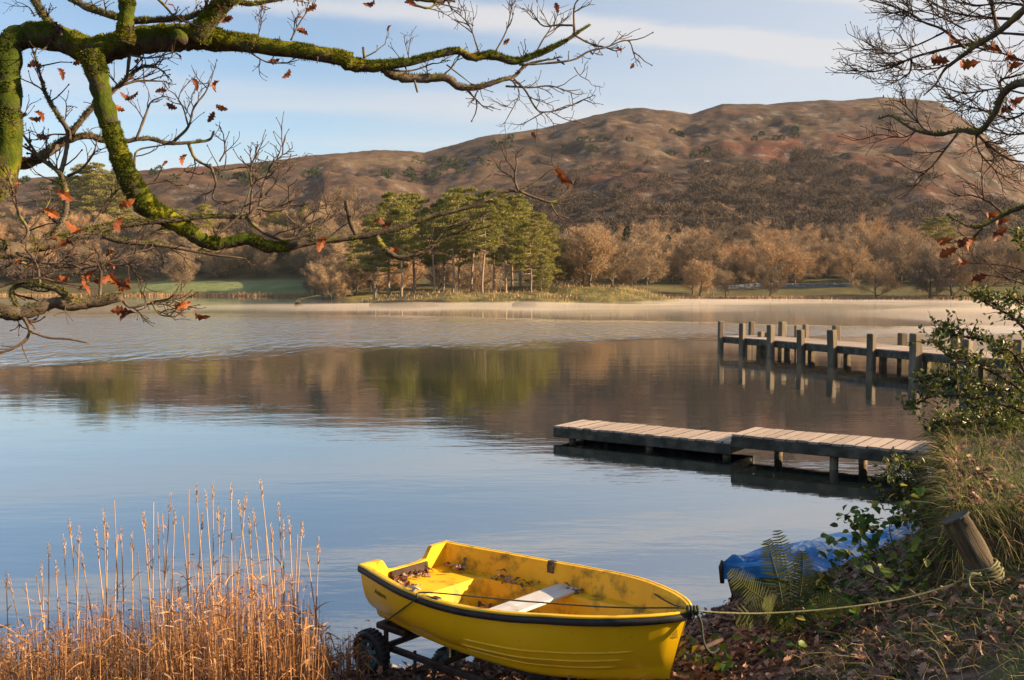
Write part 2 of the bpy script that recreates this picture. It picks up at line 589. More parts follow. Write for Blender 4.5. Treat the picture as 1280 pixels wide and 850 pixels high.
def hill_mat():
    """bracken, rough grass, heather and crag over the fells; meadow and woodland floor low down"""
    m, N, L, b = new_mat('fell side')
    g = N.new('ShaderNodeNewGeometry')
    sep = N.new('ShaderNodeSeparateXYZ')
    L.new(g.outputs['Position'], sep.inputs[0])

    def noise_(scale, detail=6, stretch=(1, 1, 1), off=(0, 0, 0), rough=.6):
        mp = N.new('ShaderNodeMapping')
        mp.inputs['Scale'].default_value = stretch
        mp.inputs['Location'].default_value = off
        L.new(g.outputs['Position'], mp.inputs[0])
        nz = N.new('ShaderNodeTexNoise')
        nz.inputs['Scale'].default_value = scale
        nz.inputs['Detail'].default_value = detail
        nz.inputs['Roughness'].default_value = rough
        L.new(mp.outputs[0], nz.inputs['Vector'])
        return nz.outputs['Fac']

    def sst(v, lo, hi):
        r = N.new('ShaderNodeMapRange')
        r.interpolation_type = 'SMOOTHSTEP'
        r.inputs['From Min'].default_value = lo
        r.inputs['From Max'].default_value = hi
        L.new(v, r.inputs['Value'])
        return r.outputs[0]

    def mixc(f, a, c):
        x = N.new('ShaderNodeMix')
        x.data_type = 'RGBA'
        L.new(f, x.inputs['Factor'])
        for sck, v in (('A', a), ('B', c)):
            if isinstance(v, tuple):
                x.inputs[sck].default_value = (*v, 1)
            else:
                L.new(v, x.inputs[sck])
        return x.outputs['Result']
    base = ramp(N, [(.30, (.036, .028, .022)), (.45, (.068, .044, .031)), (.56, (.098, .062, .042)), (.70, (.14, .098, .056))])
    L.new(noise_(.011, 9, (1, .7, 2.2)), base.inputs[0])
    c = base.outputs[0]
    c = mixc(sst(noise_(.006, 6, (1, .6, 2), (310, 40, 0)), .52, .68), c, (.115, .045, .028))       # red bracken
    c = mixc(sst(noise_(.013, 7, (.5, .4, 3.0), (90, 7, 3)), .60, .70), c, (.22, .135, .065))          # bleached grass
    c = mixc(sst(noise_(.035, 8, (1, .7, 2.5), (7, 700, 3)), .60, .74), c, (.06, .052, .034))        # heather, juniper
    slope = N.new('ShaderNodeSeparateXYZ')
    L.new(g.outputs['Normal'], slope.inputs[0])
    mul = N.new('ShaderNodeMath')
    mul.operation = 'MULTIPLY'
    L.new(sst(slope.outputs[2], .97, .88), mul.inputs[0])
    L.new(sst(noise_(.05, 9, (1, 1, .8), (3, 3, 3), .72), .52, .60), mul.inputs[1])
    c = mixc(mul.outputs[0], c, (.14, .122, .108))                                                       # crag
    tone = ramp(N, [(.30, G(.45)), (.50, G(.95)), (.70, G(1.5))])
    L.new(noise_(.09, 10, (1, .8, 1.8), (12, 5, 8), .75), tone.inputs[0])
    mm = N.new('ShaderNodeMix')
    mm.data_type = 'RGBA'
    mm.blend_type = 'MULTIPLY'
    mm.inputs['Factor'].default_value = 1
    L.new(c, mm.inputs['A'])
    L.new(tone.outputs[0], mm.inputs['B'])
    c = mm.outputs['Result']
    low = sst(sep.outputs[2], 34, 16)
    floor_ = ramp(N, [(.35, (.05, .042, .02)), (.6, (.13, .10, .045))])
    L.new(noise_(.05, 6), floor_.inputs[0])
    c = mixc(low, c, floor_.outputs[0])
    mead = ramp(N, [(.3, (.15, .19, .075)), (.7, (.24, .26, .12))])
    L.new(noise_(.07, 5), mead.inputs[0])
    pasture = ramp(N, [(.35, (.085, .07, .036)), (.55, (.11, .10, .042)), (.7, (.17, .13, .065))])
    L.new(noise_(.06, 6, (1, 1, 1), (50, 9, 0)), pasture.inputs[0])
    fld = N.new('ShaderNodeMath')
    fld.operation = 'MULTIPLY'
    L.new(sst(sep.outputs[0], -158, -146), fld.inputs[0])
    L.new(sst(sep.outputs[0], -66, -74), fld.inputs[1])
    fieldc = mixc(fld.outputs[0], pasture.outputs[0], mead.outputs[0])
    c = mixc(sst(sep.outputs[2], 7.5, 5.5), c, fieldc)
    c = mixc(sst(sep.outputs[2], .9, .5), c, (.30, .19, .10))
    L.new(c, b.inputs['Base Color'])
    b.inputs['Roughness'].default_value = .95
    b.inputs['Specular IOR Level'].default_value = .1
    bn = N.new('ShaderNodeBump')
    bn.inputs['Distance'].default_value = 2.2
    L.new(noise_(.05, 10, (1, 1, 1.6), (1, 2, 3), .7), bn.inputs['Height'])
    L.new(bn.outputs[0], b.inputs['Normal'])
    return m


def promontory_mat():
    return M('promontory turf', [(0, (.04, .038, .016)), (.45, (.10, .088, .03)), (.75, (.20, .165, .05)), (1, (.27, .2, .09))], scale=.14, rough=.95, coord='Object', bump=.3, bscale=.8)


def water_mat():
    m, N, L, b = new_mat('lake water')
    g = N.new('ShaderNodeNewGeometry')
    sep = N.new('ShaderNodeSeparateXYZ')
    L.new(g.outputs['Position'], sep.inputs[0])

    def mth(op, a, c=None, d=None, clamp=False):
        x = N.new('ShaderNodeMath')
        x.operation = op
        x.use_clamp = clamp
        for i, v in enumerate((a, c, d)):
            if v is None:
                continue
            if isinstance(v, (int, float)):
                x.inputs[i].default_value = v
            else:
                L.new(v, x.inputs[i])
        return x.outputs[0]

    def nz(scale, stretch, detail=3, off=(0, 0, 0)):
        mp = N.new('ShaderNodeMapping')
        mp.inputs['Scale'].default_value = stretch
        mp.inputs['Location'].default_value = off
        L.new(g.outputs['Position'], mp.inputs[0])
        n = N.new('ShaderNodeTexNoise')
        n.inputs['Scale'].default_value = scale
        n.inputs['Detail'].default_value = detail
        L.new(mp.outputs[0], n.inputs['Vector'])
        return n.outputs['Fac']
    big = nz(.05, (1, 1.0, 1), 4, (5, 9, 0))
    yy = mth('ADD', sep.outputs[1], mth('MULTIPLY', mth('SUBTRACT', big, .5), 30))
    w = mth('MULTIPLY_ADD', sep.outputs[0], -.6, 22.0)
    w = mth('MINIMUM', mth('MAXIMUM', w, 6), 40)
    q = mth('DIVIDE', mth('ABSOLUTE', mth('SUBTRACT', yy, 72)), w)
    band = N.new('ShaderNodeMapRange')
    band.interpolation_type = 'SMOOTHSTEP'
    band.inputs['From Min'].default_value = 1.15
    band.inputs['From Max'].default_value = .45
    L.new(q, band.inputs['Value'])
    # the small patches of ruffled water at the jetty legs
    cat = N.new('ShaderNodeMapRange')
    cat.inputs['From Min'].default_value = .56
    cat.inputs['From Max'].default_value = .70
    L.new(nz(.16, (1, 1.6, 1), 4), cat.inputs['Value'])
    ruffle = mth('ADD', mth('MULTIPLY', band.outputs[0], 1.0), mth('MULTIPLY', cat.outputs[0], .05), None, True)
    fine = nz(3.6, (.55, 1.5, 1), 3)
    swell = nz(.55, (.6, 1.3, 1), 2, (3, 1, 0))
    chop = nz(1.0, (1.5, .36, 1), 2, (8, 2, 0))
    h = mth('ADD', mth('MULTIPLY', fine, mth('MULTIPLY_ADD', ruffle, .02, .0017)), mth('MULTIPLY', swell, mth('MULTIPLY_ADD', ruffle, .02, .0065)))
    h = mth('ADD', h, mth('MULTIPLY', chop, mth('MULTIPLY', band.outputs[0], .34)))
    bn = N.new('ShaderNodeBump')
    bn.inputs['Strength'].default_value = 1
    bn.inputs['Distance'].default_value = 1.0
    L.new(h, bn.inputs['Height'])
    L.new(bn.outputs[0], b.inputs['Normal'])
    ro = mth('MULTIPLY_ADD', ruffle, .03, .022)
    gl = N.new('ShaderNodeBsdfGlossy')
    gl.inputs['Color'].default_value = (.96, .98, 1.0, 1)
    L.new(ro, gl.inputs['Roughness'])
    L.new(bn.outputs[0], gl.inputs['Normal'])
    b.inputs['Base Color'].default_value = (.010, .016, .017, 1)
    b.inputs['Specular IOR Level'].default_value = 0
    fr = N.new('ShaderNodeFresnel')
    fr.inputs['IOR'].default_value = 1.36
    L.new(bn.outputs[0], fr.inputs['Normal'])
    ms = N.new('ShaderNodeMixShader')
    L.new(mth('MULTIPLY_ADD', fr.outputs[0], .62, .40, True), ms.inputs[0])
    L.new(b.outputs[0], ms.inputs[1])
    L.new(gl.outputs[0], ms.inputs[2])
    L.new(ms.outputs[0], N['Material Output'].inputs['Surface'])
    return m


MAT['ground'] = ground_mat()
MAT['hill'] = hill_mat()
MAT['promontory'] = promontory_mat()
MAT['water'] = water_mat()

# ================================================================== THE SETTING
lake = build('lake', MB().add([(-900, -40, 0), (1200, -40, 0), (1200, 520, 0), (-900, 520, 0)], [(0, 1, 2, 3)]), MAT['water'])
tag(lake, kind='structure')


# ---- near shore
def shore_y(x):
    return np.interp(x, [-30, -4, -1.7, -.9, 0, 1.65, 2.0, 3.0, 3.6, 4.4, 5.2, 7, 10, 16, 22, 40],
                     [6.2, 6.9, 7.45, 7.7, 7.95, 8.6, 8.95, 9.25, 9.55, 10.0, 11.3, 14.2, 18, 24, 30, 40])


def ground_z(x, y):
    x, y = np.asarray(x, float), np.asarray(y, float)
    plane = 1.4 + .346 * x - .2274 * y
    plane = np.where(x > 4, 1.4 + .346 * 4 + .1 * (x - 4) - .2274 * y, plane)
    d = shore_y(x) - y
    shelf = np.where(d > 0, .02 + .10 * d, .22 * d)
    base = np.logaddexp(plane * 9, shelf * 9) / 9 - .03
    base = np.where(d < 0, np.minimum(base, .30 * d + .02), base)
    # turf bank with an undercut face
    edge = (x - (.412 * y + .06)) + .16 * (fbm(x * 1.6, y * 1.6, 3, 5) - .5)
    front = y - (6.95 + .10 * (fbm(x * 1.8, y * 2, 3, 9) - .5) * 3)
    back = (10.3 + .55 * (x - 4.2)) - y
    s = sstep(0, .24, edge) * sstep(0, .20, front) * sstep(0, .6, back)
    top = 1.40 + .085 * (y - 6.9) + .07 * np.clip(x - 4, 0, 9) + .14 * (fbm(x * 1.1, y * 1.1, 3, 2) - .5)
    z = np.maximum(base, base + (top - base) * s)
    z = z + .05 * (fbm(x * 3, y * 3, 3, 1) - .5) * np.clip(d * 2, 0, 1)
    return z


def near_ground():
    xs = np.concatenate([np.arange(-30, -3, .6), np.arange(-3, 6, .06), np.arange(6, 42, .6)])
    ys = np.concatenate([np.arange(-14, 4.5, .5), np.arange(4.5, 11.5, .06), np.arange(11.5, 42, .6)])
    X, Y = np.meshgrid(xs, ys)
    Gd = np.stack([X, Y, np.maximum(ground_z(X, Y), -2.5)], -1)
    o = build('shore_ground', MB().grid(Gd), MAT['ground'])
    return tag(o, kind='structure')


ground = near_ground()

# ---- far shore and fells: heights over an x = k*y fan, so every ridge stands at its own distance
PXS = np.array([-500, -200, 0, 100, 200, 280, 370, 440, 480, 500, 530, 560, 600, 640, 680, 740, 780, 800, 820, 860, 900, 960, 1040, 1100, 1150, 1170, 1200, 1240, 1280, 1330, 1500, 1800])
CPY = np.array([240, 232, 226, 222, 213, 206, 199, 192, 188.5, 189.5, 194, 184, 173, 167, 162, 146, 138, 137, 140, 146, 134, 132.5, 128.5, 125, 127, 131, 150, 181, 213, 240, 262, 275])
RC = np.interp(PXS, [-500, 0, 300, 500, 535, 600, 700, 1100, 1280, 1800], [900, 900, 960, 1050, 1090, 1130, 1200, 1320, 1250, 1200])
HC = CAMZ + (360 - CPY) / F * RC
SHX = [-500, -200, 0, 170, 300, 392, 412, 470, 520, 640, 720, 800, 900, 1000, 1280, 1500, 1800]
SHR = [400, 400, 390, 375, 352, 335, 262, 250, 255, 260, 262, 262, 268, 263, 250, 215, 170]


def far_z(px, y):
    rs = np.interp(px, SHX, SHR)
    rc = np.interp(px, PXS, RC)
    hc = np.interp(px, PXS, HC)
    t = y - rs
    left = sstep(560, 380, px)
    z1 = np.interp(px, [-500, 380, 470, 640, 1280, 1800], [5.6, 5.8, 4, 4, 4.5, 5])
    z2 = 30 * left + 15 * (1 - left)
    r2 = np.maximum(rs + 150, 430)
    r1 = rs + 58
    u = np.clip((y - r2) / (rc - r2), 0, 1)
    prof = u ** 1.12
    z = np.where(t < 0, .08 * t - .1, np.where(y < r1, -.1 + (z1 + .1) * sstep(0, 1, t / 58) ** .8, np.where(y < r2, z1 + (z2 - z1) * ((y - r1) / (r2 - r1)) ** 1.2, z2 + (hc - z2) * prof)))
    over = np.clip(y - rc, 0, None)
    z = np.where(y > rc, hc - over * .10 - over ** 2 * .0002, z)
    x = (px - 640) / F * y
    n = fbm(x * .010, y * .008, 5, 4) - .5
    ridg = 1 - np.abs(2 * fbm(x * .022, y * .016, 5, 8) - 1)
    fine = fbm(x * .07, y * .05, 4, 21) - .5
    amp = np.clip(u * 5, 0, 1) * np.clip((rc - y) / 160 + .08, .08, 1)
    z = z + amp * (n * 26 + (ridg - .75) * 11 + fine * 5)
    z = z + np.clip(u * 3, 0, 1) * (1 - amp) * (fbm(x * .03, y * .001, 4, 3) - .5) * 5
    low = np.clip(t / 40, 0, 1) * np.clip(1 - u * 4, 0, 1)
    z = z + low * (fbm(x * .03, y * .03, 3, 6) - .5) * 2.0
    return z


def far_land():
    px = np.arange(-500, 1801, 4.0)
    tt = np.concatenate([np.linspace(150, 480, 70), np.linspace(486, 1330, 130), np.linspace(1345, 1900, 18)])
    PX, Y = np.meshgrid(px, tt)
    Z = far_z(PX, Y)
    o = build('fell_terrain', MB().grid(np.stack([(PX - 640) / F * Y, Y, Z], -1)), MAT['hill'])
    return tag(o, kind='structure')


far_land()


def prom_z(x, y):
    wob = 10 * (fbm(x * .05, y * .05, 4, 12) - .5)

    def ell(cx, cy, rx, ry, h, p=.8):
        q = 1 - np.sqrt(((x - cx + wob * .6) / rx) ** 2 + ((y - cy + wob * .5) / ry) ** 2)
        return np.where(q > 0, h * np.clip(q * 2.2, 0, 1) ** p, q * 4)
    z = np.maximum(ell(-8, 216, 24, 28, 2.1), ell(15, 240, 26, 30, 3.4))
    z = np.maximum(z, ell(-34, 285, 26, 34, 2.2))
    z = np.maximum(z, ell(2, 196, 9, 5, .9))
    return z + .7 * (fbm(x * .25, y * .25, 3, 15) - .5) * (z > 0) - .15


def promontory():
    X, Y = np.meshgrid(np.arange(-70, 60, .9), np.arange(180, 320, .9))
    Z = np.maximum(prom_z(X, Y), -3)
    o = build('promontory_ground', MB().grid(np.stack([X, Y, Z], -1)), MAT['promontory'])
    tag(o, kind='structure')


promontory()


def far_ground(px, y):
    x = (px - 640) / F * y
    return float(max(far_z(np.array(float(px)), np.array(float(y))), prom_z(np.array(x), np.array(float(y)))))


# ------------------------------------------------------------------ foliage generators
def rvec(n, r=nr):
    v = r.normal(size=(n, 3))
    return v / np.linalg.norm(v, axis=1)[:, None]


def slivers(mb, base, dirs, length, width, r=nr):
    """thin triangles: base points, unit directions, lengths, widths"""
    n = len(base)
    side = np.cross(dirs, rvec(n, r))
    side /= np.linalg.norm(side, axis=1)[:, None] + 1e-9
    w = np.broadcast_to(np.asarray(width, float), (n,))[:, None] * .5
    ln = np.broadcast_to(np.asarray(length, float), (n,))[:, None]
    V = np.stack([base - side * w, base + side * w, base + dirs * ln], 1).reshape(-1, 3)
    mb.add(V, np.arange(n * 3).reshape(-1, 3))


def quads(mb, base, dirs, length, width, r=nr):
    """small pointed leaves (two triangles, folded)"""
    n = len(base)
    side = np.cross(dirs, rvec(n, r))
    side /= np.linalg.norm(side, axis=1)[:, None] + 1e-9
    up = np.cross(side, dirs)
    w = np.broadcast_to(np.asarray(width, float), (n,))[:, None] * .5
    ln = np.broadcast_to(np.asarray(length, float), (n,))[:, None]
    mid = base + dirs * ln * .45
    V = np.stack([base, mid + side * w + up * w * .5, base + dirs * ln, mid - side * w + up * w * .5], 1).reshape(-1, 3)
    k = np.arange(n)[:, None] * 4
    mb.add(V, np.concatenate([k + [0, 1, 2], k + [0, 2, 3]]))


def blades(mb, root, lean, length, width, droop, r=nr, seg=3):
    """grass blades: roots (n,3), unit lean (n,3), bending down along their length"""
    n = len(root)
    side = np.cross(lean, rvec(n, r))
    side /= np.linalg.norm(side, axis=1)[:, None] + 1e-9
    ln = np.broadcast_to(np.asarray(length, float), (n,))[:, None]
    wd = np.broadcast_to(np.asarray(width, float), (n,))[:, None]
    dr = np.broadcast_to(np.asarray(droop, float), (n,))[:, None]
    hz = lean.copy()
    hz[:, 2] = 0
    rows = []
    for i in range(seg + 1):
        t = i / seg
        c = root + lean * ln * t + (hz * .5 - np.array((0, 0, 1.))) * ln * dr * t * t
        if i < seg:
            ww = wd * (1 - .75 * t) * .5
            rows += [c - side * ww, c + side * ww]
        else:
            rows += [c]
    V = np.stack(rows, 1)
    m = V.shape[1]
    k = np.arange(n)[:, None] * m
    q = [k + [2 * i, 2 * i + 1, 2 * i + 3, 2 * i + 2] for i in range(seg - 1)]
    t = k + [2 * seg - 2, 2 * seg - 1, 2 * seg]
    mb.add(V.reshape(-1, 3), np.concatenate(q), t)


def bare_tree_meshes(seed, H=13.0, spread=5.2, base=.22, twigs=4200, droop=0.0):
    """a leafless broadleaf: trunk + limbs mesh, crown-of-twigs mesh"""
    r = random.Random(seed)
    rn = np.random.RandomState(seed)
    tr, cr = MB(), MB()
    pts, rad = [], []
    x = y = 0.0
    for i in range(6):
        t = i / 5
        pts.append((x, y, -.6 + t * H * .62))
        rad.append(.30 * (1 - .72 * t) * H / 13 + (.12 if i == 0 else 0))
        x += r.uniform(-.3, .3)
        y += r.uniform(-.3, .3)
    tr.tube(pts, rad, 6)
    tips, tdir = [], []
    nl = r.randint(9, 12)
    for k in range(nl):
        t0 = base + (1 - base) * (k / (nl - 1)) ** .9
        i = min(t0 * 5, 4.99)
        a, b = pts[int(i)], pts[int(i) + 1]
        f = i - int(i)
        p = Vector([a[j] + (b[j] - a[j]) * f for j in range(3)])
        az = k * 2.4 + r.uniform(-.4, .4)
        ht = (p.z / H)
        ln = spread * (1.05 - .55 * max(0, ht - .25)) * r.uniform(.8, 1.1)
        d = Vector((math.cos(az), math.sin(az), .35 + 1.3 * ht * ht + r.uniform(-.1, .2))).normalized()
        q, lp, lr = p.copy(), [tuple(p)], [.13]
        for s in range(5):
            q = q + d * ln / 5
            d = (d + Vector((r.uniform(-.2, .2), r.uniform(-.2, .2), r.uniform(.0, .22) - droop * .2))).normalized()
            lp.append(tuple(q))
            lr.append(.13 * (1 - (s + 1) / 5.6))
            for b_ in range(2):
                d2 = (d + Vector((r.uniform(-1, 1), r.uniform(-1, 1), r.uniform(-.3, .9)))).normalized()
                l2 = ln * r.uniform(.22, .42)
                e = q + d2 * l2
                cr.tube([tuple(q), tuple(q + d2 * l2 * .5 + Vector((0, 0, .1))), tuple(e)], [.05, .035, .012], 3, False)
                tips += [tuple(q + d2 * l2 * .45), tuple(e), tuple(e)]
                tdir += [tuple(d2)] * 3
        tr.tube(lp, lr, 5)
        tips.append(tuple(q))
        tdir.append(tuple(d))
    tips, tdir = np.array(tips), np.array(tdir)
    # first-order twigs, then finer ones on them
    n1 = twigs // 6
    idx = rn.randint(0, len(tips), n1)
    b1 = tips[idx] + rn.normal(size=(n1, 3)) * .25
    d1 = tdir[idx] * .8 + rvec(n1, rn) * .9 + np.array((0, 0, .35 - droop))
    d1 /= np.linalg.norm(d1, axis=1)[:, None]
    l1 = rn.uniform(.8, 1.9, n1)
    slivers(cr, b1, d1, l1, .045, rn)
    n2 = twigs - n1
    idx = rn.randint(0, n1, n2)
    b2 = b1[idx] + d1[idx] * (l1[idx] * rn.uniform(.2, 1, n2))[:, None]
    d2 = d1[idx] * .6 + rvec(n2, rn) + np.array((0, 0, .25 - droop))
    d2 /= np.linalg.norm(d2, axis=1)[:, None]
    slivers(cr, b2, d2, rn.uniform(.4, 1.0, n2), .055, rn)
    return tr.mesh('trunk'), cr.mesh('crown', False)


def pine_meshes(seed, H=19.0, base=.42, spread=3.9, pads=38, lean=0.0):
    r = random.Random(seed)
    rn = np.random.RandomState(seed)
    tr, cr = MB(), MB()
    pts, rad = [], []
    x = y = 0.0
    for i in range(9):
        t = i / 8
        pts.append((x, y, -.8 + t * (H + .3)))
        rad.append(.30 * (1 - .8 * t) + (.08 if i == 0 else 0))
        x += r.uniform(-.22, .22) + lean * H / 8
        y += r.uniform(-.22, .22)
    tr.tube(pts, rad, 7)
    P = np.array(pts)
    for k in range(7):          # dead snags on the bare stem
        z = H * r.uniform(.18, base)
        p = np.array([np.interp(z, P[:, 2], P[:, j]) for j in range(3)])
        az = r.uniform(0, 6.28)
        ln = r.uniform(.5, 1.7)
        tr.tube([p, p + np.array((math.cos(az), math.sin(az), -.15)) * ln], [.05, .012], 4)
    for k in range(pads):
        u = (k + .5) / pads
        h = base + (1 - base) * u
        z = H * h
        p = np.array([np.interp(z, P[:, 2], P[:, j]) for j in range(3)])
        az = k * 2.39996 + r.uniform(-.5, .5)
        env = math.sin(math.pi * min(1, (1 - u) * .70 + .05)) ** .75
        reach = spread * env * r.uniform(.45, 1.1)
        e = p + np.array((math.cos(az) * reach, math.sin(az) * reach, reach * r.uniform(-.05, .35)))
        mid = (p + e) / 2 + np.array((0, 0, -.12 * reach))
        tr.tube([p, mid, e], [.085, .06, .025], 4)
        for c in range(r.randint(2, 3)):
            f = r.uniform(.62, 1.06)
            cc = p + (e - p) * f + np.array((r.uniform(-.7, .7), r.uniform(-.7, .7), r.uniform(.0, .35)))
            sz = r.uniform(.75, 1.35) * (.6 + .4 * env)
            n = 100
            v = rvec(n, rn) * (rn.rand(n, 1) ** .4) * np.array((sz, sz, sz * .36))
            d = v * np.array((.8, .8, .5)) / sz + np.array((0, 0, .75)) + rvec(n, rn) * .7
            d /= np.linalg.norm(d, axis=1)[:, None]
            quads(cr, cc + v, d, rn.uniform(.28, .55, n), rn.uniform(.10, .2, n), rn)
    return tr.mesh('trunk'), cr.mesh('crown', False)


def spruce_mesh(seed, H=9.0):
    rn = np.random.RandomState(seed)
    cr = MB()
    n = 1500
    u = rn.rand(n) ** .7
    z = H * (1 - u) * .96 + .3
    R_ = H * .20 * u ** .8 * (.75 + .25 * np.sin(z * 5))
    a = rn.rand(n) * 6.283
    rr = R_ * rn.uniform(.35, 1, n)
    base = np.stack([np.cos(a) * rr, np.sin(a) * rr, z], 1)
    d = np.stack([np.cos(a), np.sin(a), rn.uniform(-.5, .1, n)], 1)
    d /= np.linalg.norm(d, axis=1)[:, None]
    quads(cr, base, d, rn.uniform(.4, .8, n), .3, rn)
    tr = MB().tube([(0, 0, -.5), (0, 0, H * .5), (0, 0, H * .97)], [.16, .1, .02], 5)
    return tr.mesh('trunk'), cr.mesh('crown', False)


def proto(meshes, bark, leaf):
    return (meshes, bark, leaf)


def plant_tree(name, pr, loc, rotz, s, label, cat='tree', group=None):
    (tm, cm), bark, leaf = pr
    e = empty(name, loc, (0, 0, rotz))
    e.scale = s if isinstance(s, tuple) else (s, s, s)
    link('trunk', tm, bark, e)
    link('crown', cm, leaf, e)
    tag(e, label, cat, group)
    return e


bare = [proto(bare_tree_meshes(100 + i, 13, sp, ba, tw, dr), MAT['bark_far'], MAT['twig_brown'])
        for i, (sp, ba, tw, dr) in enumerate([(5.6, .2, 15000, 0), (4.9, .26, 13000, 0), (6.2, .14, 16000, .1), (3.9, .35, 9000, .3), (5.4, .12, 15000, 0), (3.0, .22, 8000, .45)])]
pines = [proto(pine_meshes(200 + i, 19, ba, sp, pd, ln), MAT['bark_pine'], MAT['needle'])
         for i, (ba, sp, pd, ln) in enumerate([(.34, 4.7, 46, 0), (.42, 4.1, 40, .02), (.26, 5.2, 56, -.02), (.48, 4.4, 36, .03), (.08, 4.8, 66, 0)])]
spruce = proto(spruce_mesh(300), MAT['bark_far'], MAT['needle_dark'])


def top_scale(px, y, toppy, H):
    """scale that lifts a tree rooted at (px, y) up to a photo row"""
    z = far_ground(px, y)
    return (CAMZ + (360 - toppy) / F * y - z) / H, z


def place(name, pr, px, y, toppy, label, H, cat='tree', group=None, wide=1.0):
    s, z = top_scale(px, y, toppy, H)
    return plant_tree(name, pr, ((px - 640) / F * y, y, z - .1), rng.uniform(0, 6.28), (s * wide, s * wide, s), label, cat, group)


# pines on the promontory: (column, distance, photo row of the top, kind)
PG = 'scots pines on the promontory'
pine_list = [
    (468, 226, 268, 0, 'leftmost tall pine on the promontory, dark crown leaning over the water'),
    (501, 205, 262, 1, 'pine with a pale straight trunk at the left tip of the promontory'),
    (486, 232, 243, 2, 'broad flat topped pine rising behind the left tip of the promontory'),
    (543, 214, 262, 3, 'slim pine with a bare pale trunk near the low rocks of the promontory'),
    (520, 238, 243, 0, 'flat crowned pine behind the slim trunks left of the promontory middle'),
    (566, 214, 243, 1, 'straight pine in the middle of the promontory, left of the tallest trunks'),
    (574, 236, 236, 2, 'tall dark topped pine at the top of the promontory skyline'),
    (590, 224, 246, 3, 'tall pine with long bare twin-like trunk on the promontory'),
    (603, 203, 262, 3, 'pine whose long bare trunk stands nearest the water on the promontory'),
    (617, 226, 240, 1, 'leaning pine right of the long bare trunk on the promontory'),
    (632, 212, 256, 2, 'yellow green pine right of the promontory middle'),
    (650, 232, 250, 2, 'sunlit rounded pine on the right half of the promontory'),
    (664, 213, 276, 2, 'pine among a cluster of pale leaning trunks on the promontory'),
    (676, 220, 268, 4, 'sunlit pine above the cluster of pale trunks at the promontory right'),
    (690, 228, 284, 4, 'low branched sunlit pine at the right side of the promontory'),
    (706, 236, 300, 4, 'rightmost pine of the promontory with foliage almost to the ground'),
    (680, 208, 318, 4, 'small dense pine by the water at the right of the promontory'),
    (640, 240, 246, 2, 'pine at the back of the promontory right of centre'),
    (553, 243, 250, 0, 'pine at the back of the promontory left of centre'),
    (446, 262, 300, 2, 'dark pine left of the promontory tip on the back shore'),
]
for (px, y, tp, k, lab) in pine_list:
    place('scots_pine', pines[k], px, y, tp, lab, 19, 'pine', PG, rng.uniform(.85, 1.1) if tp < 290 else .85)

# bare broadleaf trees that stand out
bare_list = [
    (727, 233, 283, 4, 'bare tree touching the right edge of the pine clump'),
    (738, 229, 272, 0, 'big dark limbed bare oak standing right of the pines'),
    (766, 234, 292, 1, 'dark stemmed bare tree right of the big bare oak'),
    (784, 240, 318, 2, 'small russet tree at the water edge right of the promontory'),
    (790, 236, 322, 5, 'slim russet sapling by the water right of the promontory'),
    (700, 246, 300, 4, 'bare tree half hidden behind the right end of the pines'),
    (865, 285, 315, 5, 'grey stemmed birch left of the pink crowned birch across the lake'),
    (875, 280, 303, 5, 'pink crowned birch with white stem on the far right shore'),
    (908, 272, 325, 3, 'pale forked bare tree by the far shore right of the birches'),
    (962, 268, 322, 1, 'small dark round bare tree in front of the far stone wall'),
    (1065, 300, 300, 1, 'bare tree standing in the gap of green field across the lake'),
    (1095, 270, 316, 2, 'grey misty bush like tree near the far shore right of the field'),
    (1160, 262, 306, 4, 'wide tawny bare tree low by the far shore on the right'),
    (1190, 268, 300, 2, 'tawny bare tree behind the holly side of the far shore'),
    (1235, 262, 296, 0, 'bare tree at the far right of the opposite shore'),
    (228, 382, 308, 0, 'bare tree standing alone on the green meadow across the lake'),
    (404, 258, 322, 1, 'bare waterside tree right of the meadow across the lake'),
    (415, 252, 335, 2, 'low bushy waterside tree between meadow and pines'),
    (432, 256, 334, 4, 'pale tan waterside bush just left of the pines'),
    (392, 300, 312, 3, 'thin bare tree at the right end of the meadow'),
]
for (px, y, tp, k, lab) in bare_list:
    place('bare_tree', bare[k], px, y, tp, lab, 14.5, 'tree', 'bare trees along the far shore', 1.12)

# the crowded woods behind, tree by tree; a label names the stretch of wood the tree grows in
def wood(n, px0, px1, off0, off1, seed, where, group, sc=(.66, 1.25)):
    r = random.Random(seed)
    got = []
    tries = 0
    while len(got) < n and tries < n * 80:
        tries += 1
        px = r.uniform(px0, px1)
        y = float(np.interp(px, SHX, SHR)) + r.uniform(off0, off1)
        x = (px - 640) / F * y
        if any((x - a) ** 2 + (y - b) ** 2 < 20 for a, b in got):
            continue
        if 1010 < px < 1100 and y < 335:
            continue
        got.append((x, y))
        z = far_ground(px, y)
        s = r.uniform(*sc)
        k = r.choice([0, 0, 1, 2, 2, 4, 4, 3])
        lab = next(t for (lim, t) in where if px < lim)
        plant_tree('bare_tree', bare[k], (x, y, z - .15), r.uniform(0, 6.28), (s * 1.15, s * 1.15, s), lab, 'tree', group)


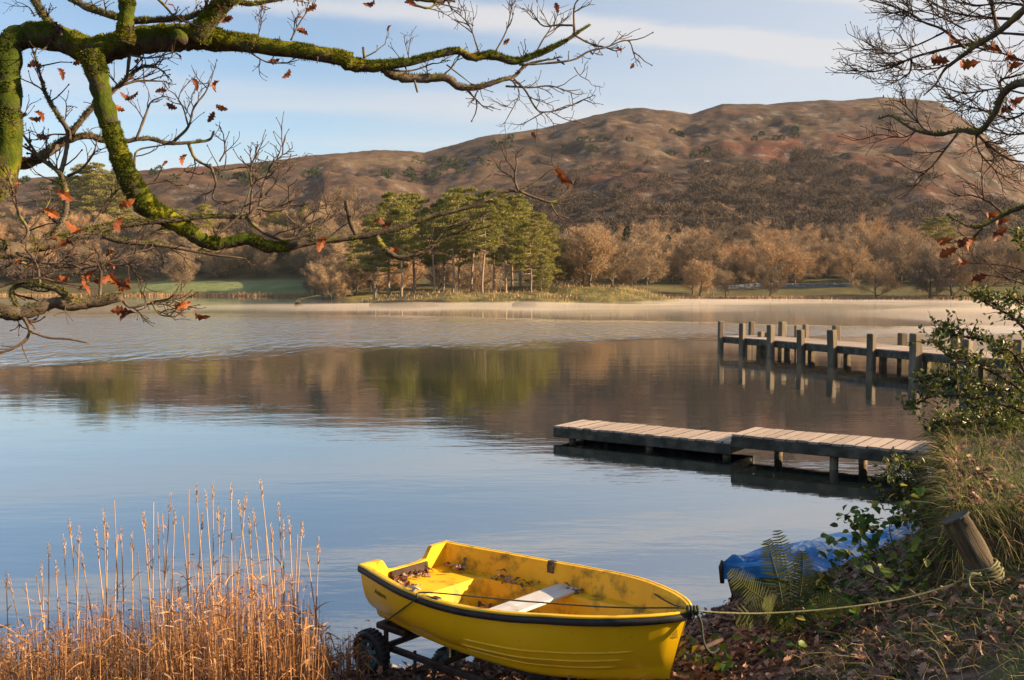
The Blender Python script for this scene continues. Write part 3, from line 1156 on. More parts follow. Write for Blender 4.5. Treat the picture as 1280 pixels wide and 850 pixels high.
wood(86, 712, 1300, 46, 140, 5, [
    (800, 'tan leafless tree in the wood directly right of the pine clump'),
    (870, 'tan leafless tree in the wood left of the pink crowned birch'),
    (960, 'tan leafless tree in the wood behind the two far birches'),
    (1060, 'tan leafless tree in the wood behind the far stone wall'),
    (1150, 'leafless tree in the misty wood above the right half of the long jetty'),
    (2000, 'leafless tree in the wood behind the holly at the far right')], 'leafless trees of the wood across the lake on the right')
wood(50, 640, 1320, 140, 205, 6, [
    (760, 'leafless tree at the top of the wood above the right end of the pines'),
    (900, 'sunlit leafless tree on the upper edge of the wood above the birches'),
    (1060, 'leafless tree on the upper edge of the wood above the stone wall'),
    (2000, 'leafless tree on the upper edge of the wood at the far right')], 'leafless trees at the upper edge of the right wood', (.85, 1.25))
wood(26, 430, 730, 4, 60, 9, [(2000, 'bare tree seen between the trunks behind the pine clump')], 'bare trees behind the promontory pines', (.7, 1.0))
wood(60, -70, 470, 60, 130, 7, [
    (110, 'tan leafless tree in the wood left of the meadow behind the twigs'),
    (250, 'leafless tree in the wood behind the left half of the meadow'),
    (390, 'leafless tree in the wood behind the right half of the meadow'),
    (2000, 'leafless tree in the wood between meadow and pine clump')], 'leafless trees of the wood behind the meadow', (.85, 1.3))
wood(60, -80, 600, 130, 215, 8, [
    (140, 'leafless tree on the slope at the far left under the mossy limb'),
    (300, 'leafless tree on the slope behind the yellow mossed branch'),
    (460, 'leafless tree on the slope above the right end of the meadow'),
    (2000, 'leafless tree on the slope showing behind the pine clump')], 'leafless trees on the slope above the meadow', (.9, 1.3))

for (px, y, tp, lab) in [(783, 372, 281, 'small dark spruce poking out of the tan wood right of the pines'),
                         (834, 365, 293, 'second small dark spruce in the tan wood, nearer the pink birch')]:
    place('spruce_tree', spruce, px, y, tp, lab, 9, 'spruce', 'small spruces in the right wood')
for (px, y, tp, k, lab) in [(1170, 330, 273, 2, 'pine standing among the bare trees on the far right shore'),
                            (346, 470, 262, 2, 'round green pine above the meadow wood, left of the hanging twig tips'),
                            (255, 480, 257, 0, 'round green pine among bare trees above the meadow'),
                            (222, 470, 262, 2, 'green pine above the meadow, left of its round neighbour'),
                            (383, 480, 258, 4, 'dark green pine in the wood right above the meadow'),
                            (128, 560, 206, 2, 'tall dark pine on the left skyline behind the mossy branch'),
                            (108, 570, 208, 0, 'dark skyline pine left of the tallest one behind the branches'),
                            (150, 565, 213, 4, 'dense skyline pine between the upright and the mossy branch'),
                            (78, 575, 224, 4, 'lower skyline pine at the far left under the twigs')]:
    place('scots_pine', pines[k], px, y, tp, lab, 19, 'pine', 'pines above the far woods', 1.25)


# far hillside woods: a mass nobody could count
def far_wood_mass():
    rn = np.random.RandomState(44)
    mb = MB()
    cnt = 0
    tries = 0
    while cnt < 1500 and tries < 20000:
        tries += 1
        px = rn.uniform(-150, 1380)
        y = rn.uniform(430, 900)
        u = (px - 640) / 640
        lim = np.interp(px, [-150, 200, 420, 560, 640, 760, 900, 1000, 1060, 1200, 1380], [640, 640, 600, 560, 640, 740, 800, 800, 690, 620, 640])
        keep = fbm(px * .012, y * .012, 3, 31)
        if y > lim + 140 * (keep - .5):
            continue
        if y > 520 and keep < .40:
            continue
        x = (px - 640) / F * y
        z = float(far_z(np.array(px), np.array(y)))
        h = rn.uniform(7, 12)
        w = h * rn.uniform(.42, .6)
        n = 300
        v = rvec(n, rn)
        v[:, 2] = np.abs(v[:, 2]) * 1.0 - .15
        rad = rn.uniform(.55, 1, (n, 1))
        base = np.array((x, y, z + h * .45)) + v * rad * np.array((w, w, h * .55))
        d = v * .7 + rvec(n, rn) * .6 + np.array((0, 0, .4))
        d /= np.linalg.norm(d, axis=1)[:, None]
        slivers(mb, base, d, rn.uniform(.8, 1.7, n), rn.uniform(.2, .45, n), rn)
        cnt += 1
    o = build('hillside_wood', mb, MAT['far_wood'], smooth=False)
    tag(o, 'dull brown leafless woodland covering the lower slopes of the fell', 'woodland', kind='stuff')


far_wood_mass()


def junipers():
    rn = np.random.RandomState(9)
    mb = MB()
    spots = []
    for (px, py, n, sp) in [(560, 208, 14, 26), (520, 222, 10, 14), (400, 222, 4, 6), (484, 224, 2, 2), (310, 226, 12, 14), (330, 215, 8, 10), (845, 172, 5, 6), (870, 195, 6, 14), (640, 180, 6, 18), (60, 228, 14, 40), (180, 222, 9, 20), (980, 172, 6, 30), (760, 186, 7, 30)]:
        for _ in range(n):
            spots.append((px + rn.normal() * sp, py + rn.normal() * sp * .22))
    ys = np.linspace(560, 1290, 160)
    for (px, py) in spots:
        zz = far_z(np.full_like(ys, px), ys)
        row = 360 - (zz - CAMZ) / ys * F
        y = float(ys[np.argmax(row < py)]) if (row < py).any() else 0
        if y < 500:
            continue
        x, z = (px - 640) / F * y, float(np.interp(y, ys, zz))
        h = rn.uniform(3.5, 8)
        n = 160
        v = rvec(n, rn)
        base = np.array((x, y, z + h * .35)) + v * rn.uniform(.5, 1, (n, 1)) * np.array((h * .6, h * .6, h * .5))
        d = v + np.array((0, 0, .5))
        d /= np.linalg.norm(d, axis=1)[:, None]
        quads(mb, base, d, rn.uniform(1, 2, n), rn.uniform(.6, 1.1, n), rn)
    o = build('hillside_conifers', mb, MAT['needle_dark'], smooth=False)
    tag(o, 'scattered dark green juniper and conifer scrub on the fellside', 'scrub', kind='stuff')


junipers()


def far_reeds():
    rn = np.random.RandomState(19)
    mb = MB()
    for (p0, p1, n, off, h) in [(150, 396, 1800, 2, 1.5), (780, 1040, 2200, 1, 1.0), (1040, 1300, 900, 2, .9), (0, 150, 600, 2, 1.2)]:
        px = rn.uniform(p0, p1, n)
        y = np.interp(px, SHX, SHR) + off + rn.uniform(-4, 5, n)
        x = (px - 640) / F * y
        base = np.stack([x, y, np.maximum(far_z(px, y), -.1)], 1)
        d = np.array((0, 0, 1.)) + rvec(n, rn) * .25
        slivers(mb, base, d, h * rn.uniform(.5, 1.2, n), .22, rn)
    n = 1500                      # rough grass and low scrub over the promontory
    x, y = rn.uniform(-34, 42, n * 4), rn.uniform(186, 262, n * 4)
    z = prom_z(x, y)
    k = z > .1
    base = np.stack([x, y, z], 1)[k]
    d = np.array((0, 0, 1.)) + rvec(len(base), rn) * .5
    slivers(mb, base, d, rn.uniform(.25, .8, len(base)), .16, rn)
    o = build('far_shore_reeds', mb, MAT['far_reed'], smooth=False)
    tag(o, 'tan reeds and rough grass fringing the opposite shore', 'reeds', kind='stuff')


far_reeds()


# dry stone wall on the far right shore; stones shared
def far_wall():
    r = random.Random(5)
    base = empty('dry_stone_wall', (66, 300, far_ground(910, 300)))
    tag(base, 'low grey dry stone wall crossing the field on the far right shore', 'wall')
    me = MB().cbox((0, 0, 0), (.9, .5, .45), b=.1).mesh('stone', False)
    me.materials.append(MAT['stone'])
    px = 866.0
    while px < 1068:
        y = 300 + 6 * math.sin((px - 866) / 60)
        z = far_ground(px, y)
        for c in range(3):
            o = link('stone', me, None, base)
            o.location = Vector(((px - 640) / F * y + r.uniform(-.1, .1), y + r.uniform(-.1, .1), z + .15 + c * .40)) - base.location
            o.rotation_euler = (r.uniform(-.1, .1), r.uniform(-.15, .15), r.uniform(-.3, .3))
            s = r.uniform(.9, 1.4)
            o.scale = (s * 1.3, s, r.uniform(.85, 1.1))
        px += 4.3


far_wall()
for (px, lab) in [(884, 'short pale fence post by the far wall, left one of two'), (891, 'short pale fence post by the far wall, right one of two')]:
    z = far_ground(px, 283)
    mb = MB().cbox((0, 0, .45), (.34, .34, 1.7), b=.06)
    o = build('fence_post', mb, MAT['stone'], smooth=False)
    o.location = ((px - 640) / F * 283, 283, z)
    tag(o, lab, 'post', 'pale posts on the far shore')


def boulder(name, p, s, seed, mat, label, cat, sq=(1, 1, .7)):
    rn = np.random.RandomState(seed)
    th = np.linspace(0, math.pi, 8)
    ph = np.linspace(0, 2 * math.pi, 12, endpoint=False)
    Gd = np.stack([np.outer(np.sin(th), np.cos(ph)), np.outer(np.sin(th), np.sin(ph)), np.outer(np.cos(th), np.ones(12))], -1)
    Gd *= (1 + .28 * (fbm(Gd[..., 0] * 1.7 + seed, Gd[..., 1] * 1.7 + Gd[..., 2], 3, seed) - .5) * 2)[..., None]
    mb = MB().grid(Gd * s * np.array(sq), True)
    o = build(name, mb, mat)
    o.location = p
    return tag(o, label, cat)


# the dark stump-like islet off the meadow
e = empty('islet_rock', at(373, 382, 168).to_tuple()[:2] + (0,))
tag(e, 'tiny dark rock with a tuft of growth standing alone in the lake', 'rock')
Gm = MB()
th, ph = np.linspace(0, math.pi, 8), np.linspace(0, 2 * math.pi, 12, endpoint=False)
S = np.stack([np.outer(np.sin(th), np.cos(ph)), np.outer(np.sin(th), np.sin(ph)), np.outer(np.cos(th), np.ones(12))], -1)
Gm.grid(S * (1 + .3 * (fbm(S[..., 0] * 2, S[..., 1] * 2 + S[..., 2] * 3, 3, 3) - .5))[..., None] * np.array((.75, .5, .7)), True)
link('stone', Gm.mesh('stone'), MAT['bank_soil'], e)
tb = MB()
rn_ = np.random.RandomState(2)
slivers(tb, np.stack([rn_.uniform(-.4, .5, 60), rn_.uniform(-.2, .2, 60), np.full(60, .3)], 1), np.array((.0, 0, 1.)) + rvec(60, rn_) * .35, rn_.uniform(.4, 1.0, 60), .07, rn_)
link('tuft', tb.mesh('tuft', False), MAT['grass_dry'], e)

# low dark rocks under the promontory tip
for i, (px, py, s) in enumerate([(482, 381.5, 1.5), (500, 381.8, 1.9), (522, 381, 1.6), (545, 379.5, 1.7), (655, 381, 1.2)]):
    p = atz(px, py, .1)
    boulder('shore_rock', (p.x, p.y + 2, .1), s, 20 + i, MAT['bank_soil'],
            ['dark rock at the very left tip of the promontory', 'long low dark rock under the pale trunked pine', 'dark rock at the waterline left of the promontory middle', 'dark rocky ledge near the middle of the promontory shore', 'mossy hump at the waterline right of the promontory middle'][i], 'rock', (2.0, 1, .45))

# cairn on the fell top
yc = 1310
zc = float(far_z(np.array(1099.0), np.array(float(yc))))
ca = empty('summit_cairn', ((1099 - 640) / F * yc, yc, zc - .5))
tag(ca, 'tiny dark cairn on the summit of the fell', 'cairn')
cm_ = MB()
for i, (rr, zz) in enumerate([(1.1, .8), (.95, 1.7), (.75, 2.6), (.5, 3.3)]):
    cm_.cbox((0, 0, zz), (rr * 1.6, rr * 1.6, 1.0), b=.2)
link('stone', cm_.mesh('stone', False), MAT['bank_soil'], ca)


# ================================================================== JETTIES
def axes(d):
    d = Vector((d[0], d[1], 0)).normalized()
    n = Vector((-d.y, d.x, 0))
    return d, n, [tuple(d), tuple(n), (0, 0, 1)]


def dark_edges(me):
    """boards keep their weathered tops; the long edges are coloured dark to stand in for shade in the gaps"""
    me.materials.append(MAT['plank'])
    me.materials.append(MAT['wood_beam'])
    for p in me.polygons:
        p.material_index = 1 if abs(p.normal.x) > .4 else 0  # side faces get the dark timber as painted shade between boards


def near_jetty():
    d, n, R = axes((.82, -.572))           # d runs towards the shore, n away from the viewer
    rz = math.atan2(d.y, d.x)
    r = random.Random(3)
    secs = [((.82, 19.17), 3.67, .308, 22, 'low jetty section of pinkish planks farther out on the lake', [(.33, 0), (.62, 1), (2.0, 0), (2.28, 1), (3.52, 0)]),
            ((3.83, 17.03), 3.25, .452, 17, 'higher jetty section of grey planks nearer the bank', [(.5, 1), (1.72, 0), (1.98, 1), (3.1, 0)]),
            ((6.50, 15.17), 2.4, .60, 12, 'topmost jetty section half hidden behind the bank grass', [(.5, 0), (.6, 1)])]
    W = 1.09
    for (p0, Ln, z, npl, lab, legs) in secs:
        e = empty('jetty_section', (p0[0], p0[1], 0), (0, 0, rz))
        tag(e, lab, 'jetty', 'sections of the low jetty')
        pitch = Ln / npl
        me = MB().cbox((0, 0, 0), (pitch - .02, W, .038), b=.0015).mesh('plank', False)
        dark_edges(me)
        for i in range(npl):
            o = link('plank', me, None, e)
            o.location = ((i + .5) * pitch, W / 2, z - .019 + r.uniform(-.006, .006))
            o.rotation_euler = (r.uniform(-.006, .006), r.uniform(-.02, .02), r.uniform(-.012, .012))
            o.scale = (1, r.uniform(.97, 1.03), 1)
        for yy in (.03, W - .03):
            link('beam', MB().cbox((Ln / 2, yy, z - .038 - .095), (Ln + .02, .075, .186)).mesh('beam', False), MAT['wood_beam'], e)
        for xx in (.05, Ln - .05):
            link('cross_beam', MB().cbox((xx, W / 2, z - .14), (.09, W - .15, .13)).mesh('cross_beam', False), MAT['wood_beam'], e)
        for (s_, back) in legs:
            rr = .075
            yy = W - .16 if back else .16
            link('leg', MB().tube([(s_, yy, -1.0), (s_ + .01, yy, z - .05)], [rr, rr * .95], 9).mesh('leg'), MAT['post'], e)
        # bolt heads along the beam
        bm = MB()
        for k in range(7):
            bm.tube([(.25 + k * (Ln - .5) / 6, -.014, z - .10), (.25 + k * (Ln - .5) / 6, -.026, z - .10)], .012, 6)
        link('bolts', bm.mesh('bolts'), MAT['steel'], e)['kind'] = 'stuff'


near_jetty()


def far_jetty():
    P0 = Vector((9.85, 46.4, 0))
    d, n, R = axes((4.45, -11.6))
    n = -n if n.x < 0 else n               # n points away from the viewer, to the right
    W, Ln, zd = 2.4, 30.0, .74
    rz = math.atan2(d.y, d.x)
    e = empty('long_jetty', P0, (0, 0, rz))
    ny = 1.0 if (Vector((-d.y, d.x, 0)) - n).length < .1 else -1.0
    tag(e, 'long mooring jetty on tall square posts reaching out from the right', 'jetty')
    r = random.Random(8)
    npl = 130
    pitch = Ln / npl
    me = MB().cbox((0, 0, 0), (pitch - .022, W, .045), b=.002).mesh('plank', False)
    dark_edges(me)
    for i in range(npl):
        o = link('plank', me, None, e)
        o.location = ((i + .5) * pitch, ny * W / 2, zd - .022 + r.uniform(-.004, .004))
        o.rotation_euler = (0, r.uniform(-.006, .006), r.uniform(-.006, .006))
    for yy in (.05, W - .05):
        for k in range(6):
            link('beam', MB().cbox((k * 5 + 2.5, ny * yy, zd - .05 - .13), (4.98, .10, .255)).mesh('beam', False), MAT['wood_beam'], e)
    link('end_beam', MB().cbox((-.06, ny * W / 2, zd - .16), (.09, W, .24)).mesh('end_beam', False), MAT['wood_beam'], e)

    def s_of(px, off):
        o = P0 + n * off
        k = (px - 640) / F
        return (k * o.y - o.x) / (d.x - k * d.y)

    def post(px, off, top, w, nm='post'):
        s = s_of(px, off)
        mb = MB().cbox((0, 0, (top - 1.6) / 2), (w, w, top + 1.6), b=.03)
        o = link(nm, mb.mesh(nm, False), MAT['post'], e)
        o.location = (s, ny * off, 0)
        o.rotation_euler = (r.uniform(-.035, .035), r.uniform(-.035, .035), r.uniform(-.25, .25))
        return o
    for px, w in ((901, .24), (928, .24), (964, .27), (1002, .26), (1042, .30), (1090, .27), (1146, .34), (1208, .30), (1275, .32)):
        post(px, -w / 2 - .01, 1.38 + r.uniform(-.10, .08), w)
    for px, top, w in ((939, 1.35, .24), (978, 1.42, .30), (996, 1.3, .14), (1008, 1.35, .22), (1046, 1.38, .28), (1129, 1.22, .30), (1196, 1.3, .3)):
        post(px, W + w / 2 + .01, top, w)
    for px, top in ((952, .98), (960, .95)):
        post(px, W * .55, top, .25, 'mooring_stub')
    for px in (935, 950, 985, 1015, 1060, 1105, 1160, 1230):
        s = s_of(px, W * .8)
        link('pile', MB().cbox((s, ny * W * .8, -.5), (.24, .24, 2.1), b=.03).mesh('pile', False), MAT['post'], e)


far_jetty()


# ================================================================== YELLOW BOAT
BL = 2.64
B_S = [0, .2, .6, 1.0, 1.3, 1.7, 2.08, 2.32, 2.48, 2.58, 2.64]
B_H = [.455, .505, .60, .65, .652, .60, .475, .345, .225, .12, .012]


def half_beam(s):
    # smooth through the table
    xs = np.asarray(B_S)
    hs = np.asarray(B_H)
    s = np.asarray(s, float)
    base = np.interp(s, xs, hs)
    w = .09
    return np.where(s < 2.30, (np.interp(s - w, xs, hs) + np.interp(s + w, xs, hs) + base) / 3, base)


def sheer(s):
    return .012 - .03 * np.sin(np.clip(s / 1.9, 0, 1) * math.pi) + .105 * np.clip(s / BL, 0, 1) ** 2.6


def keel(s):
    return -.455 + .10 * np.clip((s - 1.5) / 1.14, 0, 1) ** 2.5


def yellow_boat():
    ax = Vector((.75, -.66, 0)).normalized()
    e = empty('yellow_boat', (-.87, 7.84, .85), (0, 0, math.atan2(ax.y, ax.x)))
    tag(e, 'yellow fibreglass dinghy on a trolley at the water edge', 'boat')
    # local frame: +x bow, +y away from the viewer... the near side is -y
    prof = [(1, 0), (.995, -.12), (.985, -.26), (.965, -.40), (.93, -.53), (.87, -.65), (.79, -.735), (.725, -.775), (.715, -.80), (.71, -.86), (.66, -.925), (.50, -.975), (.25, -.995), (0, -1.0)]
    ss = np.concatenate([np.linspace(0, 2.2, 34), np.linspace(2.25, BL, 18)])
    lat = [(f, z) for f, z in prof] + [(-f, z) for f, z in prof[::-1][1:]]

    def hull_pt(s, f, z):
        g, k, b = float(sheer(s)), float(keel(s)), float(half_beam(s))
        fz = (g - k)
        # bow sections get finer low down
        pin = 1 - .55 * max(0, (s - 1.7) / (BL - 1.7)) ** 1.5 * (-z)
        x = s + (z * .14) * (s / BL) ** 4 - (-z) * (-.05) * (1 - s / BL) ** 6
        return (x, f * b * pin, g + z * fz)
    Gd = np.array([[hull_pt(s, f, z) for (f, z) in lat] for s in ss])
    hull = MB().grid(Gd)
    # transom: fan between the first section's points, top edge dipping for the outboard
    T = Gd[0]
    m = len(prof)
    rows = []
    for i in range(m):
        a, b = T[i], T[len(lat) - 1 - i]
        rows.append([a + (b - a) * t for t in np.linspace(0, 1, 17)])
    Tr = np.array(rows)
    tt = np.linspace(-1, 1, 17)
    dip = .105 * sstep(.62, .40, np.abs(tt))
    for i in range(m):
        Tr[i, :, 2] -= dip * max(0, 1 - i / 4)
    hull.grid(Tr[:, ::-1])
    h = link('hull', hull.mesh('hull'), MAT['yellow'], e)
    # inside: rim, side wall, bench, well, as one moulding
    inn = MB()
    ss2 = np.array([.045, .06, .09, .2, .32, .40, .47, .495, .52, .55, .64, .8, 1.0, 1.2, 1.4, 1.6, 1.8, 1.95, 2.05, 2.12, 2.18, 2.24, 2.30, 2.38, 2.46, 2.52, 2.56, 2.585])
    Rw = []
    for s in ss2:
        b = float(half_beam(s))
        g = float(sheer(s))
        bench = g - .165
        deep = g - .40
        # stern seat block and bow platform close the well
        f = float(sstep(.475, .515, np.array(s)) * (1 - sstep(2.14, 2.22, np.array(s))))
        wb = .21 - .06 * float(sstep(1.6, 2.15, np.array(s)))
        row = []
        es = [0, .012, .03, .045, .058, .075, .10, .14, wb - .02, wb, wb + .02, wb + .035, wb + .05]
        b_in = max(b - .004, .05)
        for x in es:
            x2 = min(x, b_in * .97)
            if x <= .03:
                z = g + .010
            elif x <= .075:
                z = g + .010 - (x - .03) / .045 * (g + .01 - bench)
            elif x <= wb - .02:
                z = bench - .004
            else:
                t = min(1, (x - (wb - .02)) / .07)
                z = bench - .004 - (bench - deep) * (t * t * (3 - 2 * t)) * f
            row.append((x2, z))
        last = row[-1]
        inner = b_in - last[0]
        for q in (.6, .3, 0):
            zz = last[1] - .012 * (1 - q) * f
            row.append((b_in - inner * q if q else b_in, zz))
        full = [(s, -(b_in - x), z) for (x, z) in row] + [(s, (b_in - x), z) for (x, z) in row[::-1][1:]]
        Rw.append(full)
    Rw = np.array(Rw)
    # transom cut-out also lowers the rim there; the first rows climb from the transom top
    first = Rw[0].copy()
    k = Rw.shape[1]
    lowered = []
    for j in range(k):
        yv = first[j, 1] / .455
        dz = .105 * float(sstep(.62, .40, np.array(abs(yv))))
        lowered.append((.0, first[j, 1] * 1.0, max(float(sheer(0)) + .010 - dz, -1)))
    lowered = np.array(lowered)
    l2 = lowered.copy()
    l2[:, 0] = .04
    inn.grid(np.concatenate([lowered[None], l2[None], Rw]))
    im = inn.mesh('interior')
    im.set_sharp_from_angle(angle=math.radians(34))
    link('interior', im, MAT['yellow_dirty'], e)

    def rail(name, z0, z1, out, mat, s0=0.0, s1=BL, n=60, sides=(-1, 1)):
        """a strip following the sheer on the outside, rounded at the bow"""
        mb = MB()
        sv = np.linspace(s0, s1, n)
        pts = [(s, -float(half_beam(s))) for s in sv] + [(s, float(half_beam(s))) for s in sv[::-1]]
        P = np.array(pts)
        T_ = np.gradient(P, axis=0)
        T_ /= np.linalg.norm(T_, axis=1)[:, None] + 1e-9
        Nn = np.stack([T_[:, 1], -T_[:, 0]], 1)
        zs = np.array([float(sheer(s)) for s in P[:, 0]])
        sec = [(0.001, z0), (out * .8, z0), (out, (z0 + z1) / 2), (out * .8, z1), (0.001, z1)]
        Gg = np.array([[(P[i, 0] + Nn[i, 0] * a, P[i, 1] + Nn[i, 1] * a, zs[i] + b) for (a, b) in sec] for i in range(len(P))])
        mb.grid(Gg)
        return link(name, mb.mesh(name), mat, e)
    rail('rubbing_strip', -.048, -.004, .022, MAT['rubber'])
    rail('gunwale', -.003, .012, .017, MAT['yellow'])
    # moulded strakes low on the bow
    for side in (-1, 1):
        for (z, s0, s1) in ((-.50, 1.25, 2.42), (-.62, 1.2, 2.36), (-.73, 1.2, 2.30)):
            f = float(np.interp(-z, [-p[1] for p in prof], [p[0] for p in prof]))
            sv = np.linspace(s0, s1, 26)
            pts = []
            for s in sv:
                x, y, zz = hull_pt(s, f, z)
                pts.append((x, side * y, zz))
            rd = [.002] + [.0085] * 24 + [.002]
            link('strake', MB().tube(pts, rd, 6).mesh('strake'), MAT['yellow'], e)
    # thwart
    th = MB()
    b = float(half_beam(1.24)) - .07
    th.cbox((1.24, 0, float(sheer(1.24)) - .150), (.21, 2 * b, .026), b=.006)
    link('thwart', th.mesh('thwart', False), MAT['alu'], e)
    for side in (-1, 1):
        link('thwart_cleat', MB().cbox((1.24, side * (b - .04), float(sheer(1.24)) - .178), (.17, .07, .03)).mesh('thwart_cleat', False), MAT['pad'], e)
    # outboard pad, rowlocks, fairlead, bow ring
    link('motor_pad', MB().cbox((.058, 0, -.135), (.03, .40, .10)).mesh('motor_pad', False), MAT['pad'], e)
    for (s, side) in ((1.04, 1), (1.0, -1)):
        g = float(sheer(s))
        yb = side * (float(half_beam(s)) - .03)
        o = MB().cbox((s, yb, g + .008), (.07, .05, .022)).cbox((s, yb - side * .03, g - .035), (.06, .012, .07))
        link('rowlock_socket', o.mesh('rowlock_socket', False), MAT['steel'], e)
    g = float(sheer(.75))
    yb = -(float(half_beam(.75)) - .028)
    cl = MB().cbox((.75, yb, g + .016), (.03, .03, .02)).tube([(.69, yb, g + .03), (.75, yb, g + .034), (.81, yb, g + .03)], [.006, .011, .006], 6)
    link('cleat', cl.mesh('cleat'), MAT['alu'], e)
    th_ = np.linspace(0, 2 * math.pi, 15)
    link('bow_ring', MB().tube([(BL + .02 + .025 * math.cos(t), 0, float(sheer(BL)) - .02 + .028 * math.sin(t)) for t in th_], .006, 6).mesh('bow_ring'), MAT['steel'], e)
    # name lettered on the near side by the stern
    cu = bpy.data.curves.new('lettering', 'FONT')
    cu.body = 'Auburn'
    cu.size = .062
    cu.shear = .35
    cu.space_character = .95
    cu.extrude = .0006
    cu.align_x = 'LEFT'
    tmp = bpy.data.objects.new('tmp', cu)
    COL.objects.link(tmp)
    dg = bpy.context.evaluated_depsgraph_get()
    lm = bpy.data.meshes.new_from_object(tmp.evaluated_get(dg))
    bpy.data.objects.remove(tmp)
    s0, z0 = .20, -.34
    f = float(np.interp(-z0, [-p[1] for p in prof], [p[0] for p in prof]))
    p0, p1 = Vector(hull_pt(s0, -f, z0)), Vector(hull_pt(s0 + .2, -f, z0))
    xa = (p1 - p0).normalized()
    fz = float(np.interp(-z0 + .12, [-p[1] for p in prof], [p[0] for p in prof]))
    za = (p0 - Vector(hull_pt(s0, -fz, z0 - .12))).normalized()
    na = xa.cross(za).normalized()
    za = na.cross(xa)
    lo = link('lettering', lm, MAT['ink'], e)
    lo.matrix_local = Matrix((xa, za, na)).transposed().to_4x4()
    lo.location = p0 + na * .004
    return e, hull_pt


boat, hull_pt = yellow_boat()


def boat_world(p):
    return Matrix.Translation(boat.location) @ Euler(boat.rotation_euler).to_matrix().to_4x4() @ Vector(p)


# ---- trolley under it
def trolley():
    rz = boat.rotation_euler[2]
    e = empty('boat_trolley', (boat.location.x, boat.location.y, 0), (0, 0, rz))
    tag(e, 'rusty steel launching trolley with a teal rimmed wheel under the yellow dinghy', 'trolley')
    Rw, ty = .178, .062
    for side in (-1, 1):
        w = link('wheel', MB().tube([(0, -.05, 0), (0, .05, 0)], .03, 10).mesh('wheel'), MAT['steel'], e, (.09, side * .43, Rw + .01))
        ph = np.linspace(0, 2 * math.pi, 32, endpoint=False)
        sec = [(.112, -.035), (.118, -.05), (.15, -.056), (.172, -.04), (.178, -.014), (.178, .014), (.172, .04), (.15, .056), (.118, .05), (.112, .035)]
        Gt = np.array([[(r_ * math.cos(t), y_, r_ * math.sin(t)) for t in ph] for (r_, y_) in sec])
        tm = MB().grid(Gt, True)
        for k in range(28):                  # tread blocks
            t = k * 2 * math.pi / 28
            tm.box((.178 * math.cos(t), 0, .178 * math.sin(t)), (.010, .07, .018), [(math.cos(t), 0, math.sin(t)), (0, 1, 0), (-math.sin(t), 0, math.cos(t))])
        link('tyre', tm.mesh('tyre'), MAT['rubber'], w)
        rm = MB()
        for (r0, r1, y0, y1) in ((.088, .116, -.032, -.040), ):
            for sg in (-1, 1):
                Gr = np.array([[(r_ * math.cos(t), y_ * sg, r_ * math.sin(t)) for t in ph] for (r_, y_) in [(.085, .01), (.088, .03), (.102, .036), (.116, .034)]])
                rm.grid(Gr, True)
        for k in range(5):
            t = k * 2 * math.pi / 5 + .3
            rm.cbox((.058 * math.cos(t), 0, .058 * math.sin(t)), (.085, .045, .036), [(math.cos(t), 0, math.sin(t)), (0, 1, 0), (-math.sin(t), 0, math.cos(t))], b=.008)
        rm.tube([(0, -.045, 0), (0, .045, 0)], .032, 14)
        link('rim', rm.mesh('rim'), MAT['teal'], w)
    link('axle', MB().tube([(.09, -.47, Rw + .01), (.09, .47, Rw + .01)], .016, 8).mesh('axle'), MAT['steel'], e)
    for side in (-1, 1):
        link('side_bar', MB().cbox((.95, side * .30, .205), (1.9, .04, .05)).mesh('side_bar', False), MAT['steel'], e)
        link('upright', MB().cbox((.16, side * .34, .17), (.035, .035, .44)).mesh('upright', False), MAT['steel'], e)
        link('bolster', MB().cbox((.22, side * .30, .375), (.34, .11, .05)).mesh('bolster', False), MAT['pad'], e)
    for x in (.16, .75, 1.5):
        link('cross_bar', MB().cbox((x, 0, .235), (.04, .64, .04)).mesh('cross_bar', False), MAT['steel'], e)
    link('tow_bar', MB().cbox((1.75, 0, .23), (1.4, .05, .05)).mesh('tow_bar', False), MAT['steel'], e)
    for x in (.42, .62):
        link('prop_leg', MB().tube([(x, -.28, -.06), (x, -.28, .24)], .014, 6).mesh('prop_leg'), MAT['steel'], e)
    link('support_post', MB().cbox((1.7, 0, .33), (.06, .3, .14)).mesh('support_post', False), MAT['pad'], e)


trolley()


# ---- ropes
def rope(name, pts, r, mat, label, n=8, sag=None):
    P = [Vector(p) for p in pts]
    # catmull-rom
    out = []
    Q = [P[0] * 2 - P[1]] + P + [P[-1] * 2 - P[-2]]
    for i in range(1, len(Q) - 2):
        for k in range(n):
            t = k / n
            out.append(.5 * ((2 * Q[i]) + (-Q[i - 1] + Q[i + 1]) * t + (2 * Q[i - 1] - 5 * Q[i] + 4 * Q[i + 1] - Q[i + 2]) * t * t + (-Q[i - 1] + 3 * Q[i] - 3 * Q[i + 1] + Q[i + 2]) * t ** 3))
    out.append(P[-1])
    o = build(name, MB().tube(out, r, 6), mat, origin=P[0])
    if label:
        tag(o, label, 'rope')
    return o


